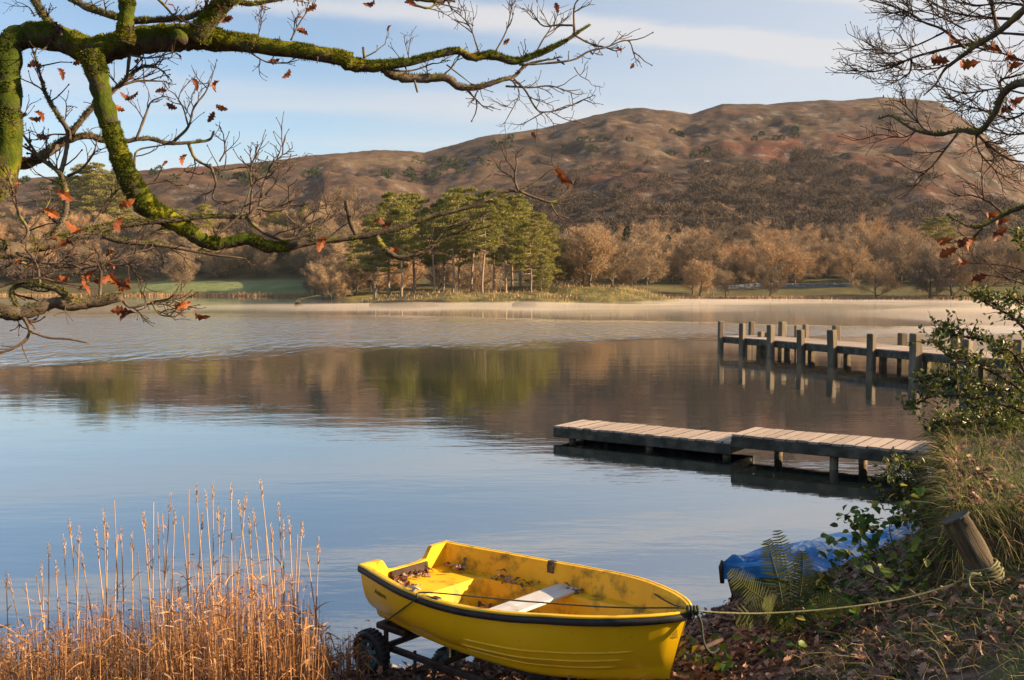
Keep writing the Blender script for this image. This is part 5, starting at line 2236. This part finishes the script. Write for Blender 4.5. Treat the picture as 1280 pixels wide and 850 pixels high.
def twig(mb, p, d, L_, r0, r, depth, tips, gnarl=.35):
    """a kinked oak twig with side shoots and fat end buds"""
    n = 4 if depth else 3
    P, q = [p], p
    for i in range(n):
        d = (d + Vector((r.uniform(-gnarl, gnarl), r.uniform(-gnarl, gnarl), r.uniform(-gnarl, gnarl) + .05))).normalized()
        q = q + d * L_ / n
        P.append(q)
        if depth > 0 and (i > 0 or r.random() < .6):
            for _ in range(1 if r.random() < .65 else 2):
                d2 = (d + Vector((r.uniform(-1, 1), r.uniform(-.8, .8), r.uniform(-.7, 1.0)))).normalized()
                twig(mb, q, d2, L_ * r.uniform(.32, .6), r0 * .62, r, depth - 1, tips, gnarl)
    rad = list(np.linspace(r0, r0 * .55, n + 1))
    if depth == 0:
        P.append(q + d * .006)
        P.append(q + d * .016)
        rad += [r0 * 1.25, r0 * .3]
        tips.append((q, d))
    mb.tube(P, rad, 4, False)


def limb_obj(name, parent, base, pts3, w0, w1, mat, n=8, moss=0.0, seed=0, widths=None, kink=.0):
    """a tapering limb; widths in metres (diameter)"""
    r = random.Random(seed)
    rn = np.random.RandomState(seed)
    S_ = spline(pts3, 5)
    m = len(S_)
    if widths:
        wd = np.interp(np.linspace(0, 1, m), np.linspace(0, 1, len(widths)), widths)
    else:
        wd = np.linspace(w0, w1, m)
    rad = wd / 2 * (1 + .10 * (rn.rand(m) - .5) * 2)
    mb = MB()
    # lumpy ring sections
    P = np.array([tuple(p) for p in S_])
    mb.tube(P, rad, n)
    mb.V[0][:m * n] += rn.normal(size=(m * n, 3)) * np.repeat(rad, n)[:, None] * .07
    o = build(name, mb, mat, parent, base)
    if moss > 0:
        mm = MB()
        cnt = int(moss * 3)
        T = np.gradient(P, axis=0)
        T /= np.linalg.norm(T, axis=1)[:, None] + 1e-9
        seglen = np.linalg.norm(np.gradient(P, axis=0), axis=1) * rad
        i = rn.choice(m, cnt, p=seglen / seglen.sum())
        f = rn.rand(cnt)
        j = np.minimum(i + 1, m - 1)
        c = P[i] + (P[j] - P[i]) * f[:, None]
        d = rvec(cnt, rn) + np.array((0, 0, .55))
        d -= T[i] * (d * T[i]).sum(1)[:, None]
        d /= np.linalg.norm(d, axis=1)[:, None]
        keep = fbm(c[:, 0] * 6 + 3, c[:, 2] * 6 + c[:, 1] * 5, 2, seed) > .33
        keep &= (d[:, 2] > -.55) | (rn.rand(cnt) < .3)
        b = c + d * rad[i][:, None] * .93
        d2 = d + rvec(cnt, rn) * .6 + np.array((0, 0, .15))
        d2 /= np.linalg.norm(d2, axis=1)[:, None]
        slivers(mm, b[keep], d2[keep], rn.uniform(.006, .022, keep.sum()), rn.uniform(.005, .010, keep.sum()), rn)
        build('moss', mm, MAT['moss'], o, base, False)['kind'] = 'stuff'
    return o, S_, wd


def add_leaves(parent, base, tips, r, n, size=(.06, .10), meshes=OAKL):
    if not tips:
        return
    for _ in range(n):
        q, d = r.choice(tips)
        o = link('leaf', r.choice(meshes), None, parent)
        o.location = q - base
        dd = (d + Vector((r.uniform(-.6, .6), r.uniform(-.6, .6), r.uniform(-.9, .2)))).normalized()
        o.rotation_mode = 'QUATERNION'
        o.rotation_quaternion = dd.to_track_quat('X', 'Z') @ Euler((r.uniform(-1.2, 1.2), 0, 0)).to_quaternion()
        s = r.uniform(*size)
        o.scale = (s, s, s)


def left_oak():
    D = 7.0
    px = lambda w: w / 2.972 / F * D          # zoomed pixel width -> metres at that depth
    base = Vector((-6.3, 6.6, float(ground_z(np.array(-6.3), np.array(6.6))) - .1))
    e = empty('oak_tree', base)
    tag(e, 'mossy old oak reaching gnarled leafless limbs in from the left', 'tree')
    r = random.Random(77)
    tr = MB().tube(spline([base, base + Vector((.05, .05, 1.2)), base + Vector((.15, .1, 2.6)), base + Vector((.3, .2, 4.4)), base + Vector((.2, .2, 7))], 4), np.linspace(.42, .22, 17), 14)
    build('trunk', tr, MAT['bark_oak'], e, base)
    # big limbs: points, near/far depth, widths (zoomed px), moss tufts
    big = [
        ('A', R1((-420, 820), (-200, 780), (-40, 720), (25, 610), (32, 420), (28, 250), (40, 160), (110, 130), (230, 145), (340, 190), (450, 165), (560, 145), (660, 140), (760, 145), (960, 168), (1278, 218)) + R2((100, 235), (200, 246), (330, 230), (420, 208), (510, 190), (565, 212), (640, 206), (720, 228), (800, 205), (890, 165), (945, 130), (1005, 92)), 6.7, 7.9,
         [120, 112, 104, 96, 86, 84, 88, 90, 95, 92, 108, 98, 92, 90, 62, 56, 58, 45, 32, 28, 30, 32, 33, 28, 24, 18, 13, 7], 15000),
        ('B', R1((462, 160), (468, 90), (472, 20), (475, -60)), 6.95, 6.9, [66, 56, 52, 50], 2200),
        ('C', R1((735, 150), (760, 95), (810, 35), (850, -5), (910, -50)), 7.1, 7.0, [80, 72, 66, 60, 40], 2600),
        ('E', R1((330, 190), (360, 270), (380, 370), (410, 470), (440, 560), (470, 645), (512, 722)) + R4((560, 185), (620, 215), (690, 258), (750, 296), (800, 312), (860, 304), (920, 292), (985, 322), (1045, 325), (1080, 320)), 6.9, 7.3,
         [86, 76, 72, 66, 70, 74, 80, 84, 70, 58, 52, 48, 44, 46, 42, 36, 33], 11000),
        ('e', R4((1045, 326), (1120, 311)) + R5((0, 300), (100, 290), (200, 275), (300, 250), (400, 212), (500, 190), (580, 165), (640, 130), (700, 115), (745, 114), (800, 85), (850, 45), (890, 22)), 7.28, 7.6,
         [35, 29, 27, 26, 24, 22, 20, 17, 15, 14, 13, 11, 9, 7, 5], 160),
        ('H', R4((-360, 380), (-150, 345), (-20, 332), (40, 335), (100, 322), (180, 312), (260, 290), (340, 265), (440, 242), (560, 230), (660, 222), (780, 210), (920, 215)), 6.4, 7.2, [90, 78, 66, 58, 46, 40, 36, 31, 28, 22, 19, 16, 10], 2600),
        ('J', R4((-360, 520), (-150, 545), (-20, 556), (60, 572), (140, 552), (200, 532), (280, 536), (360, 526), (455, 508)), 6.0, 6.3, [70, 60, 50, 46, 42, 40, 38, 36, 30], 500),
        ('F', R1((60, 615), (130, 598), (200, 550), (250, 520), (330, 505), (390, 525), (460, 525), (550, 515), (620, 532), (700, 530), (775, 520), (795, 488)), 7.0, 7.6, [40, 36, 32, 28, 24, 20, 17, 15, 14, 13, 10, 8], 700),
    ]
    limbs = {}
    for (nm, pts, y0, y1, wd, moss) in big:
        o, S_, w_ = limb_obj('limb', e, base, traced(pts, y0, y1), 0, 0, MAT['mossy_bark'] if nm not in 'JeFH' else MAT['bark_oak'], 12, moss, hash_(nm), [px(w) for w in wd])
        limbs[nm] = (o, S_, w_)
    # the sawn knot on the top limb
    kp = at(221, 44, 6.92)
    kn = MB().tube([kp + Vector((0, .10, 0)), kp + Vector((0, .005, .0)), kp + Vector((0, -.012, .0)), kp + Vector((0, -.006, .0)), kp + Vector((.0, .02, 0))], [.05, .046, .036, .022, .008], 12)
    build('knot', kn, MAT['mossy_bark'], e, base)
    # secondary branches: points, depths, start and end widths in zoomed px, twig count
    sec = [
        (R1((110, -40), (150, 40), (185, 85), (205, 110)), 7.1, 7.0, 30, 26, 3), (R1((240, -20), (330, 30), (440, 66)), 7.2, 7.1, 30, 24, 5), (R1((495, 78), (600, 74), (690, 66), (745, 50)), 7.0, 7.1, 24, 16, 5),
        (R1((870, 5), (930, 15), (1000, 5), (1080, -8)), 7.1, 7.2, 20, 8, 4), (R1((570, -20), (620, 30), (650, 70)), 7.1, 7.0, 12, 6, 3),
        (R1((255, 520), (250, 480), (210, 420), (170, 350), (150, 280), (125, 195)), 7.1, 7.2, 24, 7, 7), (R1((258, 500), (340, 405), (450, 312), (520, 252), (580, 250)), 7.15, 7.3, 26, 8, 7),
        (R1((450, 315), (520, 300), (610, 302)), 7.2, 7.3, 12, 5, 2), (R1((480, 210), (465, 300), (400, 340)), 7.1, 7.2, 14, 8, 2),
        (R1((700, 533), (722, 585), (760, 612), (805, 632), (880, 625)), 7.5, 7.6, 14, 6, 4), (R1((505, 520), (540, 430), (560, 380), (600, 360)), 7.3, 7.4, 12, 4, 4), (R1((640, 530), (700, 470), (720, 400), (765, 340), (780, 290)), 7.5, 7.6, 12, 4, 7),
        (R1((700, 470), (680, 400), (650, 350)), 7.5, 7.55, 8, 4, 3), (R1((500, 620), (510, 560), (600, 540)), 7.3, 7.4, 10, 5, 2), (R1((525, 685), (600, 672), (690, 640)), 7.1, 7.2, 12, 6, 3),
        (R1((815, 600), (835, 560), (830, 500)), 7.6, 7.6, 7, 4, 3), (R1((150, 590), (100, 520), (70, 480)), 7.0, 7.0, 12, 5, 4), (R1((250, 500), (190, 500), (130, 520)), 7.1, 7.1, 8, 4, 3),
        (R4((180, 302), (222, 250), (246, 180), (240, 100), (222, 50), (165, 5)), 6.8, 7.0, 30, 16, 5), (R4((224, 50), (240, -5), (250, -60)), 7.0, 7.05, 18, 16, 1), (R4((250, 60), (300, 35), (345, -20), (360, -70)), 7.0, 7.1, 12, 5, 3),
        (R4((80, 310), (105, 265), (70, 200), (50, 130), (35, 70)), 6.5, 6.6, 14, 7, 6), (R4((105, 265), (145, 220), (185, 150)), 6.55, 6.6, 9, 4, 3), (R4((340, 250), (375, 190), (400, 150)), 6.9, 7.0, 9, 5, 2),
        (R4((380, 280), (460, 302), (560, 311), (660, 326), (780, 350), (910, 366)), 6.9, 7.2, 26, 6, 4), (R4((918, 218), (952, 180), (1000, 190), (1060, 180), (1092, 148)), 7.2, 7.3, 14, 6, 5),
        (R4((925, 230), (935, 130), (930, 40), (950, -20)), 7.2, 7.3, 12, 5, 8), (R4((930, 230), (985, 272), (1060, 296), (1150, 270), (1200, 238), (1235, 180)), 7.2, 7.4, 16, 5, 7), (R4((800, 282), (850, 240), (900, 190), (932, 100)), 7.1, 7.2, 12, 5, 4),
        (R4((780, 15), (802, 85), (790, 140), (828, 165)), 7.5, 7.5, 12, 5, 2), (R4((960, 180), (980, 90), (1010, 20), (1050, -20)), 7.3, 7.35, 10, 5, 7), (R4((985, 130), (1040, 70), (1100, 10)), 7.3, 7.35, 8, 4, 5),
        (R4((1150, 270), (1170, 200), (1190, 175)), 7.35, 7.4, 7, 4, 3), (R4((1060, 200), (1110, 245), (1180, 250)), 7.3, 7.4, 6, 3, 3),
        (R4((272, 526), (212, 482), (150, 466), (62, 470), (42, 502), (66, 548)), 6.2, 6.15, 22, 10, 5), (R4((85, 580), (110, 635), (80, 682), (0, 716), (-40, 700)), 6.1, 6.0, 12, 7, 1), (R4((110, 635), (180, 660), (260, 666), (332, 681)), 6.05, 6.1, 9, 5, 0),
        (R4((450, 512), (482, 546), (540, 536), (562, 526), (640, 520)), 6.3, 6.4, 12, 5, 6), (R4((562, 526), (592, 572), (640, 582)), 6.35, 6.4, 7, 4, 3), (R4((150, 470), (140, 400), (120, 360)), 6.2, 6.2, 10, 5, 3),
        (R4((370, 520), (375, 440), (380, 390), (440, 370), (515, 345)), 6.25, 6.4, 12, 5, 8), (R4((60, 345), (150, 380), (260, 385), (330, 420)), 6.4, 6.5, 12, 5, 8), (R4((-30, 420), (60, 380), (120, 395), (200, 400)), 6.2, 6.3, 12, 5, 7),
        (R4((-30, 480), (60, 455), (160, 440), (250, 470)), 6.1, 6.2, 10, 4, 5),
        (R5((740, 115), (800, 140), (860, 156), (902, 130), (932, 98)), 7.5, 7.6, 12, 5, 4), (R5((855, 155), (876, 196), (922, 216)), 7.55, 7.6, 7, 4, 1), (R5((736, 114), (724, 70), (731, 8)), 7.5, 7.5, 10, 5, 2), (R5((722, 70), (682, 45)), 7.5, 7.5, 7, 5, 1),
        (R5((208, 285), (240, 330), (290, 361), (340, 355), (400, 325), (450, 300), (510, 270), (550, 264), (582, 235)), 7.3, 7.5, 26, 7, 5), (R5((132, 276), (112, 228), (95, 150)), 7.25, 7.2, 18, 17, 0), (R5((400, 325), (440, 290), (470, 250), (510, 235)), 7.4, 7.45, 8, 4, 2),
        (R5((-10, 330), (60, 265), (130, 215)), 7.2, 7.25, 6, 3, 2), (R5((-60, 220), (-20, 190), (20, 200)), 7.3, 7.3, 6, 3, 1),
        (R2((235, 252), (280, 280), (340, 290), (400, 290), (470, 290), (510, 320), (560, 326), (620, 315), (680, 295), (720, 285), (770, 240), (850, 220)), 7.5, 7.8, 44, 8, 5), (R2((545, 332), (592, 382)), 7.7, 7.7, 10, 6, 1), (R2((350, 295), (362, 342)), 7.55, 7.5, 10, 8, 0),
        (R2((720, 294), (760, 332), (802, 402), (832, 416), (900, 405), (978, 370)), 7.75, 7.9, 10, 4, 8), (R2((690, 320), (780, 325), (860, 320), (950, 350)), 7.75, 7.9, 9, 4, 7), (R2((832, 416), (770, 452)), 7.85, 7.85, 6, 3, 2), (R2((715, 300), (740, 350), (695, 440)), 7.75, 7.8, 6, 3, 3),
        (R2((740, 240), (830, 236), (940, 222), (1000, 190), (1062, 176), (1142, 150), (1168, 205)), 7.7, 7.9, 10, 5, 7), (R2((945, 130), (1000, 160), (1062, 176)), 7.8, 7.9, 9, 7, 2), (R2((945, 130), (944, 30), (966, -10)), 7.8, 7.8, 10, 5, 3), (R2((944, 95), (885, 93), (830, 96), (790, 58)), 7.8, 7.85, 9, 4, 4),
        (R2((650, 195), (690, 120), (708, 52)), 7.7, 7.7, 7, 4, 5), (R2((590, 195), (562, 110), (535, 70)), 7.65, 7.65, 7, 4, 5), (R2((800, 200), (840, 130), (870, 110)), 7.75, 7.8, 7, 4, 4), (R2((455, 280), (490, 250), (520, 205)), 7.6, 7.6, 7, 4, 2), (R2((470, 240), (560, 310)), 7.6, 7.65, 6, 4, 1),
        (R2((165, 215), (160, 175)), 7.4, 7.4, 12, 9, 0), (R2((160, 215), (200, 195), (230, 172)), 7.4, 7.45, 6, 4, 1), (R2((330, 215), (322, 180)), 7.5, 7.5, 5, 3, 2), (R2((250, 262), (340, 262), (420, 235)), 7.5, 7.6, 9, 5, 1),
        (R2((340, 15), (400, 30), (440, 15), (510, 30)), 7.3, 7.4, 12, 4, 4), (R2((320, -10), (370, -5), (430, 5)), 7.3, 7.35, 24, 14, 2), (R2((945, 250), (965, 280), (1000, 300)), 7.85, 7.9, 5, 3, 2), (R2((880, 220), (910, 240)), 7.8, 7.8, 9, 6, 0),
        (R1((930, 195), (990, 230), (1060, 235)), 7.25, 7.35, 7, 4, 3), (R1((1080, 150), (1110, 90), (1150, 30)), 7.3, 7.35, 7, 4, 4), (R1((960, 130), (970, 95)), 7.2, 7.2, 5, 3, 2), (R1((480, 205), (560, 215), (660, 190)), 7.0, 7.1, 8, 4, 5),
        (R1((1180, 210), (1178, 235)), 7.3, 7.3, 6, 4, 0), (R1((130, 60), (110, 30), (95, 20)), 7.1, 7.1, 6, 3, 1),
    ]
    for i, (pts, y0, y1, w0, w1, nt) in enumerate(sec):
        P3 = traced(pts, y0, y1)
        o, S_, wd = limb_obj('branch', e, base, P3, px(w0), px(w1), MAT['bark_oak'], 7, 250 if w0 >= 20 else 0, 500 + i)
        if nt:
            mb, tips = MB(), []
            for k in range(nt):
                j = int(len(S_) * (.25 + .75 * (k + r.random() * .8) / nt))
                j = min(max(1, j), len(S_) - 1)
                T_ = (S_[j] - S_[j - 1]).normalized()
                d = (T_ * .7 + Vector((r.uniform(-.9, .9), r.uniform(-.5, .5), r.uniform(-.7, 1.0)))).normalized()
                twig(mb, S_[j], d, r.uniform(.10, .25), px(w1) * .55 if px(w1) < .01 else .006, r, 1 if r.random() < .75 else 0, tips)
            twig(mb, S_[-1], (S_[-1] - S_[-3]).normalized(), r.uniform(.06, .14), px(w1) * .5, r, 1, tips, .5)
            build('twigs', mb, MAT['twig_dark'], o, base)['kind'] = 'stuff'
            low = y0 < 6.6
            add_leaves(o, base, tips, r, (2 if low else 1) if r.random() < (.7 if low else .4) else 0, (.05, .085))
    # leaves the photograph shows one by one
    for (x, y, d, s) in [(697, 215, 7.6, .12), (305, 90, 6.9, 0), ] + [(p[0], p[1], 7.5, .085) for p in R1((710, 285), (808, 295), (798, 390), (798, 412), (515, 340), (575, 340), (500, 365), (660, 405), (465, 412), (130, 408), (160, 435), (105, 425), (270, 240), (215, 248), (100, 248), (870, 60), (1145, 128), (1080, 255), (1040, 220), (185, 515), (690, 570), (1090, 75), (1180, 15))] + \
            [(p[0], p[1], 6.4, .10) for p in R4((205, 110), (315, 265), (280, 310), (440, 175), (455, 210), (345, 410), (405, 415), (430, 450), (480, 437), (185, 455), (345, 455), (500, 560), (480, 560), (715, 560), (640, 545), (1210, 280), (160, 180))] + [(p[0], p[1], 7.4, .09) for p in R5((195, 225), (300, 330), (265, 228))] + [(637, 48, 7.6, .06), (505, 2, 7.2, .09), (470, 1, 7.2, .08)]:
        if not s:
            continue
        o = link('leaf', r.choice(OAKL), None, e)
        o.location = at(x, y, d) - base
        o.rotation_euler = (r.uniform(.6, 2.2), r.uniform(-.5, 1.1), r.choice([0, 3.1]) + r.uniform(-.5, .5))
        o.scale = (s * 1.1,) * 3
    for i, (x, y, d) in enumerate([(697, 217, 7.6)]):
        o = link('leaf', OAKL[0], None, e)
        o.location = at(x - 4, y - 8, d) - base
        o.rotation_euler = (1.5, .9, 0)
        o.scale = (.12,) * 3
        o['label'] = 'bright orange leaf at the tip of the lowest long limb'


def hash_(s):
    return sum(ord(c) * (i + 3) for i, c in enumerate(s)) % 9999


left_oak()


# ================================================================== TREE ON THE RIGHT
def right_tree():
    D = 4.6
    px = lambda w: w / 2.972 / F * D
    base = Vector((4.6, 3.4, float(ground_z(np.array(4.6), np.array(3.4))) - .1))
    e = empty('overhanging_tree', base)
    tag(e, 'dark twiggy oak branches with a few red leaves hanging in from the right', 'tree')
    r = random.Random(5)
    tr = MB().tube(spline([base, base + Vector((-.05, .1, 1.0)), base + Vector((-.1, .2, 2.2)), base + Vector((0, .3, 3.6)), base + Vector((.1, .3, 6))], 4), np.linspace(.30, .14, 17), 12)
    build('trunk', tr, MAT['bark_oak'], e, base)
    big = [
        (R3((1900, -120), (1600, -60), (1400, -20), (1300, 20), (1240, 70), (1180, 122), (1110, 162), (1060, 200), (1010, 236), (980, 262), (950, 312), (905, 355)), 3.9, 4.9, 34, 5),
        (R3((1900, 260), (1600, 290), (1400, 300), (1300, 305), (1240, 316), (1200, 352), (1170, 420), (1130, 475), (1100, 494), (1040, 485), (960, 500), (880, 486), (820, 452), (780, 430), (738, 442)), 3.9, 4.8, 34, 5),
        (R6((1900, -120), (1600, -20), (1400, 40), (1290, 80), (1200, 116), (1130, 155), (1080, 160), (990, 114)), 3.9, 4.6, 22, 6),
    ]
    sec = [
        (R3((1110, 160), (1030, 172), (950, 190), (860, 216), (800, 245), (720, 266), (655, 264)), 4.7, 4.9, 14, 4, 11), (R3((1060, 180), (980, 112), (900, 80), (840, 42), (738, 8)), 4.7, 4.8, 12, 4, 12), (R3((1180, 122), (1162, 40), (1150, -30)), 4.5, 4.5, 14, 8, 5),
        (R3((1240, 70), (1100, 62), (1000, 40), (900, -12)), 4.5, 4.7, 12, 4, 11), (R3((860, 216), (852, 270), (798, 306)), 4.85, 4.9, 9, 4, 4), (R3((1040, 485), (982, 560), (932, 622), (888, 656)), 4.7, 4.7, 11, 4, 5), (R3((960, 500), (905, 478), (862, 420), (828, 384)), 4.7, 4.8, 9, 4, 6),
        (R3((1200, 352), (1190, 300), (1235, 285), (1290, 270)), 4.5, 4.4, 12, 5, 4), (R3((1100, 494), (1150, 542), (1220, 590), (1300, 605)), 4.6, 4.5, 12, 5, 8), (R3((1400, 240), (1300, 232), (1235, 212), (1180, 190), (1118, 158)), 4.3, 4.6, 10, 5, 8), (R3((1400, 140), (1300, 130), (1180, 122)), 4.3, 4.5, 12, 9, 5),
        (R3((1400, 400), (1300, 410), (1240, 440), (1180, 430), (1110, 400)), 4.3, 4.6, 9, 4, 8), (R3((1400, 500), (1300, 495), (1220, 500), (1140, 480)), 4.3, 4.5, 9, 4, 7), (R3((1290, 350), (1180, 330), (1060, 345), (960, 320)), 4.5, 4.7, 8, 3, 9), (R3((1170, 420), (1090, 400), (1010, 370)), 4.6, 4.7, 8, 3, 6),
        (R3((1280, 20), (1200, 10), (1100, 20), (1010, 0)), 4.4, 4.6, 10, 4, 8), (R3((1330, 60), (1270, 0), (1240, -40)), 4.4, 4.4, 10, 5, 4), (R3((880, 486), (830, 510), (750, 500)), 4.75, 4.8, 6, 3, 4), (R3((1100, 494), (1110, 560), (1180, 640), (1220, 655)), 4.6, 4.6, 8, 3, 5),
        (R3((1010, 236), (940, 255), (830, 260)), 4.75, 4.8, 8, 3, 6), (R3((1000, 110), (920, 150), (850, 180), (790, 200), (740, 180)), 4.75, 4.85, 8, 3, 8), (R3((1060, 110), (960, 60), (880, 40), (800, 45)), 4.7, 4.8, 7, 3, 8),
        (R6((1205, 112), (1140, 62), (1085, 42)), 4.5, 4.5, 8, 5, 3), (R6((1130, 62), (1122, 0), (1125, -30)), 4.5, 4.5, 6, 4, 1), (R6((1130, 155), (1092, 200), (1060, 222)), 4.5, 4.55, 9, 6, 2), (R6((1300, 330), (1240, 310), (1180, 300), (1058, 292)), 4.4, 4.6, 6, 3, 3), (R6((1300, 380), (1210, 350), (1135, 338)), 4.4, 4.5, 6, 3, 2), (R6((1160, 140), (1130, 110), (1112, 85)), 4.5, 4.5, 5, 3, 1),
    ]
    for i, (pts, y0, y1, w0, w1) in enumerate(big):
        o, S_, wd = limb_obj('limb', e, base, traced(pts, y0, y1), px(w0), px(w1), MAT['bark_oak'], 9, 260, 900 + i)
    alltips = []
    for i, (pts, y0, y1, w0, w1, nt) in enumerate(sec):
        P3 = traced(pts, y0, y1)
        o, S_, wd = limb_obj('branch', e, base, P3, px(w0), px(w1), MAT['twig_dark'], 6, 0, 950 + i)
        mb, tips = MB(), []
        up = pts[0][1] < 240
        for k in range(int(nt * (1.5 if up else 1))):
            j = min(max(1, int(len(S_) * (.15 + .85 * r.random()))), len(S_) - 1)
            T_ = (S_[j] - S_[j - 1]).normalized()
            d = (T_ * .9 + Vector((r.uniform(-.9, .5), r.uniform(-.6, .6), r.uniform(-.8, .9)))).normalized()
            twig(mb, S_[j], d, r.uniform(.06, .17), .0028, r, 1 if r.random() < .8 or not up else 2, tips, .3)
        twig(mb, S_[-1], (S_[-1] - S_[-3]).normalized(), r.uniform(.04, .10), px(w1) * .5, r, 1, tips, .4)
        build('twigs', mb, MAT['twig_dark'], o, base)['kind'] = 'stuff'
        alltips += tips
    for (x, y, s, rz) in [(*p, .10, r.uniform(-.6, .6)) for p in R3((1000, 228), (1040, 158), (1110, 232), (1185, 185), (1260, 235), (1235, 405), (1270, 365), (1250, 220))] + [(*p, .085, r.uniform(-.4, .8)) for p in R6((1075, 205), (1030, 238), (1180, 110), (1220, 130), (1215, 160), (1065, 290), (1140, 335), (1010, 205), (1100, 200))]:
        o = link('leaf', r.choice(OAKL), None, e)
        o.location = at(x, y, 4.5) - base
        o.rotation_euler = (r.uniform(.8, 2.0), rz, math.pi + r.uniform(-.5, .5))
        o.scale = (s, s, s)


right_tree()


# ================================================================== MIST AND AIR
def vol(name, density, color, aniso=0.0):
    m = bpy.data.materials.new(name)
    m.use_nodes = True
    N, L = m.node_tree.nodes, m.node_tree.links
    N.remove(N['Principled BSDF'])
    v = N.new('ShaderNodeVolumePrincipled')
    v.inputs['Color'].default_value = (*color, 1)
    v.inputs['Density'].default_value = density
    v.inputs['Anisotropy'].default_value = aniso
    L.new(v.outputs[0], N['Material Output'].inputs['Volume'])
    return m


def mist():
    """thin steam lying on the far half of the lake, thicker to the right: one closed lumpy sheet"""
    X, Y = np.meshgrid(np.arange(-150, 220, 3.0), np.arange(32, 262, 3.0))
    n = fbm(X * .03, Y * .022, 4, 77)
    n2 = fbm(X * .012, Y * .012, 3, 66)
    right = sstep(-60, 40, X)
    fade = sstep(34, 62, Y) * sstep(np.where(X < 25, 188, 262), np.where(X < 25, 160, 236), Y) * sstep(-150, -120, X) * sstep(220, 190, X)
    H = .02 + fade * (.03 + .80 * right) * (sstep(.38, .70, n) * 1.7 + .25) * (.3 + .7 * sstep(.36, .58, n2))
    top = np.stack([X, Y, .03 + H], -1)
    bot = np.stack([X, Y, np.full_like(X, .02)], -1)
    mb = MB()
    a, b = X.shape
    mb.grid(top)
    mb.grid(bot[:, ::-1])
    # skirt
    def ring(Gd):
        return np.concatenate([Gd[0], Gd[1:, -1], Gd[-1, ::-1][1:], Gd[::-1, 0][1:]])
    t, q = ring(top), ring(bot)
    k = len(t)
    mb.add(np.concatenate([t, q]), [(i, i + k, i + k + 1, i + 1) for i in range(k - 1)])
    o = build('mist', mb, vol('lake mist', .027, (1.0, .86, .74)))
    tag(o, 'thin morning mist lying on the far water', 'mist', kind='stuff')


mist()
hz = MB().box((100, 900, 148), (3600, 2100, 304))
o = build('haze', hz, vol('air', .00004, (.92, .95, 1.0)), smooth=False)
tag(o, 'thin pale haze in the air over the lake and fells', 'haze', kind='stuff')
